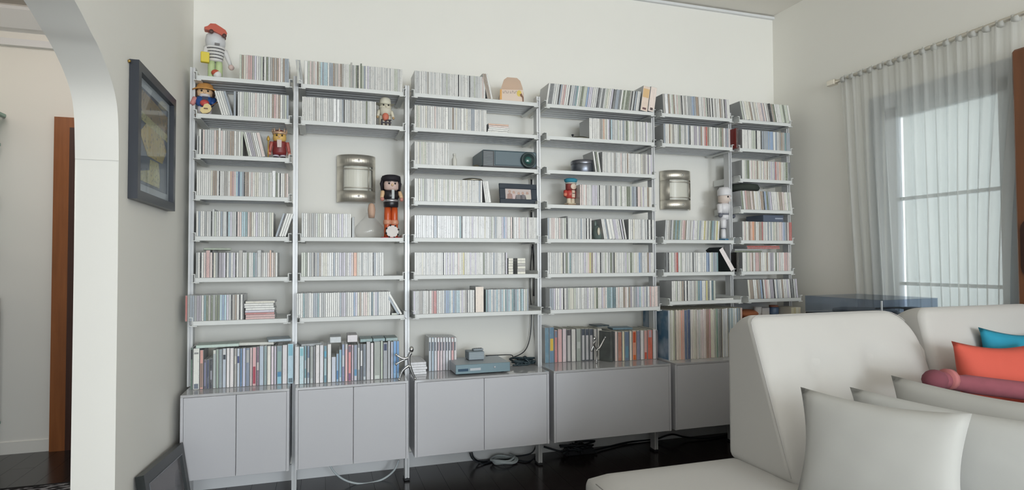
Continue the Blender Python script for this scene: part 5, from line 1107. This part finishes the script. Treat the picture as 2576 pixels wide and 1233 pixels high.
MB().prism(pp([(0.05, 0.52), (0.25, 0.66), (0.8, 0.64), (0.95, 0.5), (0.8, 0.33), (0.3, 0.32)]), 'x', 0.0135, 0.0144).build('printed_shape', ag, t)
MB().prism(pp([(0.42, 0.50), (0.62, 0.48), (0.60, 0.36), (0.46, 0.36)]), 'x', 0.0144, 0.0148).build('printed_shape', M('pale_ochre_print', (200, 172, 112), 0.4), t)
MB().prism(pp([(0.38, 0.30), (0.66, 0.31), (0.72, 0.14), (0.70, 0.03), (0.08, 0.03), (0.05, 0.12), (0.36, 0.18)]), 'x', 0.0135, 0.0144).build('printed_shape', ag2, t)
MB().box(0.016, 0.0175, y0 + bd, y1 - bd, bd, h - bd).build('glazing', glass('picture_glass', (245, 248, 250), 0.02, 0.97, 0.12), t)
MB().ball((0.004, y0 - 0.012, h - 0.012), 0.006, 8).build('hook', M('brass', (180, 150, 90), 0.3, 1.0), t)
# dark picture leaning on the left wall
t = thing('framed_picture', 'dark framed picture standing on the floor against the left wall', 'picture', (-0.594, -0.735, 0.02), 0, rot=(radians(-4.0), radians(-9.6), radians(-1.4)))
hl, ll = 0.37, 0.275
m_df = M('black_green_frame', (22, 28, 28), 0.35); bd = 0.045
MB().box(0, 0.03, -ll, -ll + bd, 0, hl).box(0, 0.03, ll - bd, ll, 0, hl).box(0, 0.03, -ll + bd, ll - bd, 0, bd).box(0, 0.03, -ll + bd, ll - bd, hl - bd, hl).build('frame', m_df, t)
MB().box(0.022, 0.032, -ll + bd - 0.004, -ll + bd, bd, hl - bd).box(0.022, 0.032, -ll + bd, ll - bd, hl - bd, hl - bd + 0.004).build('inner_edge', M('grey_fillet', (110, 112, 116), 0.3, 0.5), t)
MB().box(0.006, 0.018, -ll + bd, ll - bd, bd, hl - bd).build('print', art_mat('dark_print', (14, 14, 22), (110, 104, 106), 0.45), t)

# ---------------- beyond the arch ----------------
m_gl = glass('green_glass', (176, 206, 196), 0.1, 0.35)
for k, (zz, lab) in enumerate([(2.118, 'topmost glass shelf in the room beyond the arch'), (1.935, 'second glass shelf from the top beyond the arch'), (1.60, 'third glass shelf from the top beyond the arch'), (1.28, 'fourth glass shelf from the top beyond the arch'), (0.20, 'lowest green glass shelf beyond the arch, above the floor')]):
    t = thing('glass_shelf', lab, 'shelf', (-2.25, 0.98, zz))
    xw = 0.34 if k not in (1, 2, 3) else 0.315
    MB().cbox(0.002, xw, -0.9, 0.0, 0, 0.02, 0.003).build('pane', glass('teal_glass', (120, 190, 176), 0.1, 0.25) if k == 4 else m_gl, t)
    for yy in (-0.06, -0.8): MB().cbox(0.001, 0.05, yy - 0.015, yy + 0.015, -0.018, 0.032, 0.003).build('clip', m_silver, t)
    MB().tube([(xw - 0.03, -0.03, 0.01), (xw - 0.03, 0.04, 0.01)], 0.009, 8).build('pin', m_silver, t)
t = thing('screen_panel', 'grey green panel standing on the lowest glass shelf beyond the arch', 'panel', (-2.12, 0.62, 0.2205))
MB().cbox(-0.02, 0.205, -0.30, 0.34, 0, 0.765, 0.004).build('panel', M('grey_green_panel', (96, 112, 112), 0.35), t)
t = thing('floor_rug', 'dark rug with white pattern on the floor beyond the arch', 'rug', (-1.62, -0.42, 0.0))
rm = bpy.data.materials.new('patterned_rug'); rm.use_nodes = True; nt = rm.node_tree
tc = nt.nodes.new('ShaderNodeTexCoord'); mp = nt.nodes.new('ShaderNodeMapping'); mp.inputs['Scale'].default_value = (14, 30, 1); vo = nt.nodes.new('ShaderNodeTexNoise'); vo.inputs['Scale'].default_value = 1.4; vo.inputs['Detail'].default_value = 3
rp = nt.nodes.new('ShaderNodeValToRGB'); rp.color_ramp.elements[0].position = 0.48; rp.color_ramp.elements[0].color = (0.01, 0.01, 0.012, 1); rp.color_ramp.elements[1].position = 0.60; rp.color_ramp.elements[1].color = (0.35, 0.35, 0.37, 1)
nt.links.new(tc.outputs['Object'], mp.inputs[0]); nt.links.new(mp.outputs[0], vo.inputs['Vector']); nt.links.new(vo.outputs['Fac'], rp.inputs[0]); nt.links.new(rp.outputs[0], nt.nodes['Principled BSDF'].inputs['Base Color']); nt.nodes['Principled BSDF'].inputs['Roughness'].default_value = 0.95
MB().cbox(-0.5, 0.36, -0.7, 0.71, 0, 0.012, 0.003).build('pile', rm, t)
MB().box(-0.505, 0.365, 0.71, 0.74, 0, 0.008).build('border', M('black_rug_border', (24, 24, 28), 0.95), t)

# ---------------- sofa ----------------
m_sofa = M('off_white_upholstery', (184, 182, 178), 0.9, noise=0.03, scale=4, bump=0.12, sheen=0.2)
m_seam = M('seam_thread', (176, 174, 172), 0.9)
def cushion(name, x0, x1, y0, y1, z0, z1, r, mt, par=None, puff=0.0, lean=0.0, dimples=(), n=14, sag=0.0, fp=2.0):
    hx, hy, hz = (x1 - x0) / 2, (y1 - y0) / 2, (z1 - z0) / 2; c = Vector(((x0 + x1) / 2, (y0 + y1) / 2, (z0 + z1) / 2))
    bm = bmesh.new(); bmesh.ops.create_cube(bm, size=2.0)
    bmesh.ops.subdivide_edges(bm, edges=bm.edges[:], cuts=n, use_grid_fill=True)
    for v in bm.verts:
        p = Vector((v.co.x, v.co.y, v.co.z))
        # ease grid towards edges so that rounding is smooth
        p = Vector([math.copysign(1 - (1 - abs(q)) ** 1.5 if False else abs(q), q) for q in p])
        P = Vector((p.x * hx, p.y * hy, p.z * hz))
        q = Vector((max(-hx + r, min(hx - r, P.x)), max(-hy + r, min(hy - r, P.y)), max(-hz + r, min(hz - r, P.z))))
        d = P - q
        if d.length > 1e-9: P = q + d.normalized() * r
        e = (1 - abs(p.x) ** fp) * (1 - abs(p.z) ** fp)
        if p.y < -0.5: P.y -= puff * e
        ez = (1 - abs(p.x) ** fp) * (1 - abs(p.y) ** fp)
        if p.z > 0.5: P.z += sag * ez
        for dx, dz, dr, dd in dimples:
            if p.y < -0.5:
                P.y += dd * math.exp(-((P.x - dx) ** 2 + (P.z - dz) ** 2) / dr ** 2)
        P.y += lean * (P.z + hz)
        v.co = P + c
    me = bpy.data.meshes.new(name); bm.to_mesh(me); bm.free(); me.materials.append(mt)
    me.polygons.foreach_set('use_smooth', [True] * len(me.polygons)); me.update()
    return put(name, me, par)
sofa = thing('corner_sofa', 'large off-white sofa with high back in the right foreground', 'sofa', (0, 0, 0))
cushion('seat', 0.87, 2.97, -3.15, -1.565, 0.15, 0.452, 0.055, m_sofa, sofa, n=20, sag=0.012)
MB().cbox(0.90, 2.96, -3.12, -1.6, 0.06, 0.16, 0.01).build('base', m_sofa, sofa)
for xx in (0.96, 2.90):
    for yy in (-3.05, -1.66): MB().lathe([(0.02, 0), (0.028, 0.06)], (xx, yy, 0), 10).build('leg', m_black, sofa)
def slab(name, x0, x1, y0, y1, z0, z1, rl, rr_, b, par, puff, lean, dimples, n=30, seam=True):
    """upright cushion: rounded outline seen from the front, narrow bevel to the front and back faces, stitched front edge"""
    hx, hy, hz = (x1 - x0) / 2, (y1 - y0) / 2, (z1 - z0) / 2; cx, cy, cz = (x0 + x1) / 2, (y0 + y1) / 2, (z0 + z1) / 2
    def outline(px, pz):
        X, Z = px * hx, pz * hz
        r = (rr_ if px > 0 else rl) if pz > 0 else 0.03
        qx = max(-hx + r, min(hx - r, X)); qz = max(-hz + r, min(hz - r, Z))
        dx, dz = X - qx, Z - qz; l = sqrt(dx * dx + dz * dz); mxx = max(abs(dx), abs(dz))
        if l > 1e-9 and abs(dx) > 1e-9 and abs(dz) > 1e-9: k = mxx / l; X, Z = qx + dx * k, qz + dz * k
        return X, Z
    bm = bmesh.new(); bmesh.ops.create_cube(bm, size=2.0)
    bmesh.ops.subdivide_edges(bm, edges=bm.edges[:], cuts=n, use_grid_fill=True)
    for v in bm.verts:
        px, py, pz = [math.copysign(1 - (1 - min(1, abs(q))) ** 1.5, q) for q in v.co]
        X, Z = outline(px, pz); y = py * (hy - b)
        if abs(v.co.y) > 0.9999:
            d = (1 - max(abs(px), abs(pz))) * min(hx, hz)
            s = math.copysign(1, py)
            y = s * (hy - (b - sqrt(max(0, b * b - (b - d) ** 2)) if d < b else 0))
            if py < 0:
                y -= puff * (1 - px ** 2) * (1 - pz ** 2)
                for ddx, ddz, dr, dd in dimples: y += dd * math.exp(-((X - ddx) ** 2 + (Z - ddz) ** 2) / dr ** 2)
        v.co = (cx + X, cy + y + lean * (Z + hz) * (1 - py) / 2, cz + Z - (0.05 * ((py + 1) / 2) ** 2 if pz > 0.9 else 0.05 * ((py + 1) / 2) ** 2 * max(0, pz)))
    me = bpy.data.meshes.new(name); bm.to_mesh(me); bm.free(); me.materials.append(m_sofa); me.polygons.foreach_set('use_smooth', [True] * len(me.polygons)); me.update()
    o = put(name, me, par)
    if seam:
        pts = []
        for px, pz in [(-1, -0.9 + 1.9 * k / 24) for k in range(25)] + [(-1 + 2 * k / 24, 1) for k in range(1, 25)]:
            X, Z = outline(px, pz); X *= 0.995; Z = Z * 0.995
            pts.append((cx + X, cy - hy + b * 0.35 + lean * (Z + hz) - 0.001, cz + Z))
        MB().tube(pts, 0.0013, 6).build('seam', m_seam, par)
    return o
slab('back_cushion', 1.475, 2.255, -1.93, -1.59, 0.445, 0.995, 0.035, 0.14, 0.022, sofa, 0.02, 0.37, ((-0.14, 0.09, 0.055, 0.035), (0.12, 0.09, 0.055, 0.035)))
slab('back_cushion', 2.262, 2.98, -1.90, -1.59, 0.445, 1.003, 0.05, 0.10, 0.022, sofa, 0.02, 0.25, ((-0.05, 0.10, 0.055, 0.03),), 24, False)
cushion('back_rest', 1.49, 2.97, -1.78, -1.575, 0.30, 0.88, 0.07, m_sofa, sofa, n=14)
MB().tube([(0.90 - 0.012, -3.0, 0.452 - 0.016), (0.90 - 0.012, -1.66, 0.452 - 0.016)], 0.002, 6).build('seam', m_seam, sofa)
def pillow(name, w, h, th, mt, label, loc, rot, cat='cushion', corner=0.03, group=None, n=18):
    vs = []; fs = []
    for s in (-1, 1):
        for j in range(n + 1):
            for i in range(n + 1):
                u = -1 + 2 * i / n; v = -1 + 2 * j / n
                e = max(0.0, (1 - u ** 2) * (1 - v ** 2)) ** 0.42
                k = 1 - (0.055 + corner) * (1 - (u * v) ** 2) * (max(abs(u), abs(v)) ** 4) - 0.09 * ((1 - u * u) * v * v + (1 - v * v) * u * u) * (1 if corner < 0.03 else 0.25)
                wr = 0.03 * sin(9 * u + 3 * v) * sin(7 * v - 2 * u) * e
                vs.append((u * w / 2 * k, s * th / 2 * (e + wr * 0.6), v * h / 2 * k))
    m_ = (n + 1) ** 2
    for q in range(2):
        for j in range(n):
            for i in range(n):
                a = q * m_ + j * (n + 1) + i; f = (a, a + 1, a + n + 2, a + n + 1); fs.append(f if q == 0 else tuple(reversed(f)))
    mb = MB().add(vs, fs, 0, True)
    me = mb.mesh(name, mt); bm = bmesh.new(); bm.from_mesh(me); bmesh.ops.remove_doubles(bm, verts=bm.verts, dist=0.0004); bmesh.ops.recalc_face_normals(bm, faces=bm.faces); bm.to_mesh(me); bm.free()
    me.polygons.foreach_set('use_smooth', [True] * len(me.polygons))
    o = put(name, me, None, loc, rot); return tag(o, label, cat, group)
m_pg = M('pale_grey_linen', (178, 178, 175), 0.95, noise=0.03, scale=5, bump=0.1)
m_pg2 = M('silver_grey_linen', (184, 185, 183), 0.95, noise=0.03, scale=5, bump=0.1)
def place_pillow(name, A, Bp, h, th, mt, label, tilt, z0=0.455):
    """pillow standing between base points A and B (top edge ends, seen from the front), leaning back by tilt"""
    A = Vector(A); Bp = Vector(Bp); w = (Bp - A).length; mid = (A + Bp) / 2; ang = math.atan2(Bp.y - A.y, Bp.x - A.x)
    return pillow(name, w, h, th, mt, label, (mid.x, mid.y, z0 + h / 2 * cos(radians(tilt))), (radians(-tilt), 0, ang))
place_pillow('throw_pillow', (1.435, -1.99), (1.605, -2.40), 0.34, 0.13, m_pg, 'pale grey pillow in the front right, nearest of the three grey ones', 8)
place_pillow('throw_pillow', (1.66, -1.97), (1.86, -2.62), 0.32, 0.14, m_pg2, 'pale grey pillow squeezed behind the nearest grey pillow', 6)
place_pillow('throw_pillow', (1.855, -1.96), (1.96, -2.55), 0.345, 0.16, m_pg, 'pale grey pillow farthest from the front, beside the maroon roll', 4)
MBp = thing('added_roll_support', 'added unseen support of grey layers under the maroon roll on the sofa', 'added support', (2.25, -2.22, 0.462))  # added unseen stack of layers, only there to hold the maroon roll up
for k in range(5): cushion('support_layer', -0.20, 0.42, -0.24, 0.10, 0.052 * k, 0.052 * k + 0.05, 0.022, m_pg2, MBp, n=6)
# maroon roll
t = thing('maroon_bolster', 'long maroon stuffed roll with a knotted round end on the sofa', 'bolster', (0, 0, 0))
m_mar = M('maroon_plush', (132, 72, 82), 0.95, noise=0.12, scale=30, bump=0.2)
YB = -2.06
b0 = PY(2352, 956, YB); b1 = PY(2432, 966, YB); b2 = PY(2580, 984, YB - 0.06); b3 = b2 + (b2 - b1) * 0.8
MB().tube(smooth_path([b0 + Vector((0.02, 0, 0)), b1, b2, b3], 8), [0.028] * 3 + [0.027] * 5 + [0.031] * 17, 14).build('roll', m_mar, t)
MB().ball(tuple(b0), 0.036, 16, 0, (1.15, 1, 0.95)).build('knotted_end', M('dark_maroon_plush', (112, 60, 70), 0.95), t)
MB().tube([b0 + Vector((0.048, 0, 0)), b0 + Vector((0.07, 0, -0.002))], 0.034, 14).build('tie_band', M('dusty_rose_plush', (170, 104, 104), 0.95), t)
m_orp = M('coral_orange_cotton', (196, 84, 68), 0.85, noise=0.06, scale=6)
m_tlp = M('turquoise_cotton', (34, 138, 166), 0.85, noise=0.06, scale=6)
YO = -1.985
oA = PY(2432, 878, YO)
pillow('throw_pillow', 0.42, 0.38, 0.13, m_orp, 'coral orange pillow standing against the sofa back', (oA.x + 0.195, YO, oA.z - 0.175), (radians(-12), radians(3), radians(-4)), corner=-0.02, n=22)
tA = PY(2497, 846, YO + 0.10)
pillow('throw_pillow', 0.42, 0.40, 0.12, m_tlp, 'turquoise pillow behind the coral orange one', (tA.x + 0.205, YO + 0.10, tA.z - 0.18), (radians(-14), radians(4), radians(-4)), corner=-0.02, n=22)

# ---------------- turntable in the corner ----------------
st = thing('added_console', 'low dark console added under the turntable behind the sofa', 'console', (2.735, -1.12, 0))  # added to hold the turntable up, mostly hidden by the sofa
MB().box(-0.24, 0.22, -0.24, 0.25, 0.08, 0.83).build('body', m_dwood, st)
MB().cbox(-0.25, 0.23, -0.25, 0.26, 0.83, 0.862, 0.003).build('top', m_dwood, st)
for sx in (-0.2, 0.18):
    for sy in (-0.2, 0.2): MB().box(sx - 0.02, sx + 0.02, sy - 0.02, sy + 0.02, 0, 0.08).build('leg', m_black, st)
ca, cb_, cc_ = PZ(2018, 745, 0.998), PZ(2218, 757, 0.998), PZ(2359, 751, 0.998)
ex = (cc_ - cb_); wx = ex.length; ey = (ca - cb_); wy = ey.length
t = thing('turntable', 'record player with smoked clear dust cover in the corner behind the sofa', 'turntable', (cb_.x, cb_.y, 0.8625), math.atan2(ex.y, ex.x))
TW, TD, TH = wx, wy, 0.998 - 0.8625
MB().cbox(0, TW, 0, TD, 0.012, 0.05, 0.003).build('plinth', M('black_gloss', (26, 28, 32), 0.15), t)
for sx in (0.04, TW - 0.04):
    for sy in (0.04, TD - 0.04): MB().lathe([(0.02, 0), (0.02, 0.012)], (sx, sy, 0), 12).build('foot', m_black, t)
MB().lathe([(0.15, 0.052), (0.152, 0.056), (0.152, 0.066), (0.148, 0.07), (0.001, 0.07)], (TW * 0.5, TD * 0.56, 0), 40).build('platter', M('dark_platter', (52, 58, 66), 0.3), t)
MB().tube([(TW * 0.78, TD * 0.18, 0.08), (TW * 0.76, TD * 0.3, 0.083), (TW * 0.5, TD * 0.42, 0.078)], 0.005, 7).box(TW * 0.72, TW * 0.84, TD * 0.10, TD * 0.22, 0.05, 0.09).build('tonearm', M('dark_metal_arm', (50, 56, 62), 0.3, 0.6), t)
m_cov = glass('smoked_cover', (224, 229, 236), 0.04, 0.985)
th_ = 0.003
cvm = MB().box(0, TW, 0, th_, 0.052, TH).box(0, TW, TD - th_, TD, 0.052, TH).box(0, th_, th_, TD - th_, 0.052, TH).box(TW - th_, TW, th_, TD - th_, 0.052, TH).box(0, TW, 0, TD, TH, TH + th_)
cvm.build('dust_cover', m_cov, t)
MB().box(-0.002, 0.004, -0.002, 0.004, 0.05, TH).build('edge_highlight', M('painted_highlight', (206, 212, 216), 0.2), t)  # pale strip: the corner's highlight put into colour on the dust cover
MB().box(-0.0008, 0.0, TD - 0.055, TD - 0.02, 0.026, 0.034).build('maker_plate', M('silver_print', (190, 194, 200), 0.4), t)

# ---------------- curtain ----------------
rod = thing('curtain_rod', 'brushed metal curtain rod with square end above the window', 'curtain rod', (3.06, -0.62, 2.315))
MB().tube([(0, 0.0, 0), (0, -1.9, 0.02)], 0.011, 10).build('rod', m_brush, rod)
MB().cbox(-0.017, 0.017, -0.005, 0.055, -0.017, 0.017, 0.003).build('finial', m_brush, rod)
MB().tube([(0, -0.04, 0), (0.073, -0.04, 0)], 0.008, 8).build('bracket', m_brush, rod)
m_sheer = sheer('sheer_white_voile', (236, 237, 234), 0.42, 0.5)
cv = []; cf = []; nu, nv = 220, 26; yL, yR = -0.66, -1.66
for j in range(nv + 1):
    f = j / nv; z = 2.335 - f * 2.30
    for i in range(nu + 1):
        g_ = i / nu
        am = 0.007 + 0.010 * min(1, f * 3)
        ph = 2 * pi * (g_ * 15 + 0.35 * sin(g_ * 9) + 0.05 * sin(f * 4 + g_ * 5))
        gather = 1 - 0.07 * min(1, max(0, (f - 0.25) * 1.6)) * (1 - g_) ** 0.5
        y = yL + (yR - yL) * (g_ if True else g_)
        y = y - 0.09 * (1 - g_) * min(1, f * 1.3) + (0.12 * g_ ** 3 * (max(0, sin(pi * min(1, max(0, (f - 0.15) / 0.9)))) * 0.55 + 0.35 * f))
        cv.append((3.058 + am * sin(ph) + 0.004 * sin(ph * 2.3 + f * 3), y, z))
for j in range(nv):
    for i in range(nu):
        a = j * (nu + 1) + i; cf.append((a, a + 1, a + nu + 2, a + nu + 1))
ct = thing('sheer_curtain', 'sheer white curtain hanging in front of the right window', 'curtain', (0, 0, 0))
MB().add(cv, cf, 0, True).build('voile', m_sheer, ct)
m_tab = sheer('voile_tab', (236, 236, 232), 0.2, 0.4)
for k in range(16):
    yy = yL - 0.02 + (yR - yL + 0.04) * k / 15
    lm = MB(); lm.lathe([(0.017, -0.014), (0.017, 0.014)], (0, 0, 0), 12); n = 24
    lm.v[-n:] = [(3.06 + a, yy + c, 2.317 + b_ - 0.004) for a, b_, c in lm.v[-n:]]
    lm.build('heading_tab', m_tab, ct)
# brown wooden cabinet right of the curtain
t = thing('tall_wood_cabinet', 'tall brown wooden cabinet with dark rounded opening at the right edge', 'cabinet', (3.0, -2.02, 0))
MB().cbox(0.0, 0.12, -0.45, 0.372, 0, 2.155, 0.01).build('body', M('reddish_brown_wood', (116, 72, 44), 0.35, noise=0.35, scale=2.5, stretch=(12, 12, 1)), t)
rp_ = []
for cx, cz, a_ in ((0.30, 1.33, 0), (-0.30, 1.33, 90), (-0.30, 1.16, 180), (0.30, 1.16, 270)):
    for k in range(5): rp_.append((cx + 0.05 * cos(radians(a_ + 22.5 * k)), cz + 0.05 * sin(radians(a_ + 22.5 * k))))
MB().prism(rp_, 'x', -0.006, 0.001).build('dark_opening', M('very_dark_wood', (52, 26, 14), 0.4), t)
# ---------------- cables on the floor ----------------
t = thing('white_cable', 'white cable looping down under the second cabinet', 'cable', (0, 0, 0))
MB().tube(smooth_path([PY(826, 1165, -0.17), PY(845, 1192, -0.18), PY(875, 1211, -0.19), PY(915, 1217, -0.19), PY(960, 1207, -0.18), PY(990, 1185, -0.17), PY(1003, 1158, -0.17)], 8), 0.0055, 8).build('lead', M('white_rubber', (196, 204, 206), 0.5), t)
t = thing('coiled_white_cable', 'coil of white cable on the dark floor under the third cabinet', 'cable', (0, 0, 0))
c0 = PZ(1268, 1160, 0.012); cl = []
for k in range(70):
    a = 2 * pi * k / 22; rr_ = 0.062 + 0.008 * sin(k * 0.37)
    cl.append((c0.x + rr_ * 1.15 * cos(a), c0.y + 0.9 * rr_ * sin(a), 0.008 + 0.026 * k / 70 + 0.004 * sin(k * 0.9)))
MB().tube(cl, 0.0065, 7).build('coil', M('white_rubber', (196, 204, 206), 0.5), t)
t = thing('black_cables', 'thin black cables running along the floor to the white coil', 'cable', (0, 0, 0))
m_lead = M('black_rubber', (28, 34, 40), 0.5)
for pts in ([(1187, 1138, 0.075), (1192, 1152, 0.03), (1208, 1161, 0.006), (1238, 1158, 0.006), (1290, 1157, 0.02), (1325, 1161, 0.006), (1345, 1152, 0.03), (1353, 1128, 0.10)],
            [(1182, 1139, 0.075), (1190, 1156, 0.02), (1215, 1167, 0.006), (1240, 1160, 0.006)], [(1290, 1149, 0.006), (1335, 1141, 0.02), (1349, 1120, 0.10)]):
    MB().tube(smooth_path([PY(a, b_, -0.10 if z_ > 0.01 else PZ(a, b_, 0.006).y) if z_ > 0.01 else PZ(a, b_, 0.006) for a, b_, z_ in pts], 6), 0.0045, 6).build('lead', m_lead, t)
t = thing('power_strip_bundle', 'black tangle of cables and plugs under the fourth cabinet', 'cables', (0, 0, 0))
c1 = PZ(1455, 1143, 0.0)
rr = random.Random(9)
for k in range(12):
    pts = [(c1.x + rr.gauss(0, 0.05), c1.y + 0.02 + rr.uniform(-0.06, 0.05), 0.008 + rr.random() * 0.055) for q in range(6)]
    MB().tube(smooth_path(pts, 5), 0.006, 6).build('lead', m_lead, t)
MB().cbox(c1.x - 0.09, c1.x + 0.10, c1.y - 0.02, c1.y + 0.035, 0.0, 0.035, 0.004).build('socket_strip', m_black, t)
MB().tube(smooth_path([PZ(1368, 1124, 0.05), PZ(1395, 1132, 0.03), PZ(1415, 1137, 0.02), (c1.x - 0.08, c1.y, 0.02)], 6), 0.006, 6).build('lead', m_lead, t)
MB().tube(smooth_path([(c1.x + 0.1, c1.y, 0.012), PZ(1520, 1127, 0.01), PZ(1580, 1113, 0.01), PZ(1640, 1106, 0.008)], 6), 0.006, 6).build('lead', m_lead, t)
MB().tube(smooth_path([PZ(1655, 1104, 0.02), PZ(1690, 1093, 0.05), PZ(1725, 1100, 0.02), PZ(1780, 1103, 0.008), PZ(1835, 1093, 0.008)], 6), 0.006, 6).build('lead', m_lead, t)
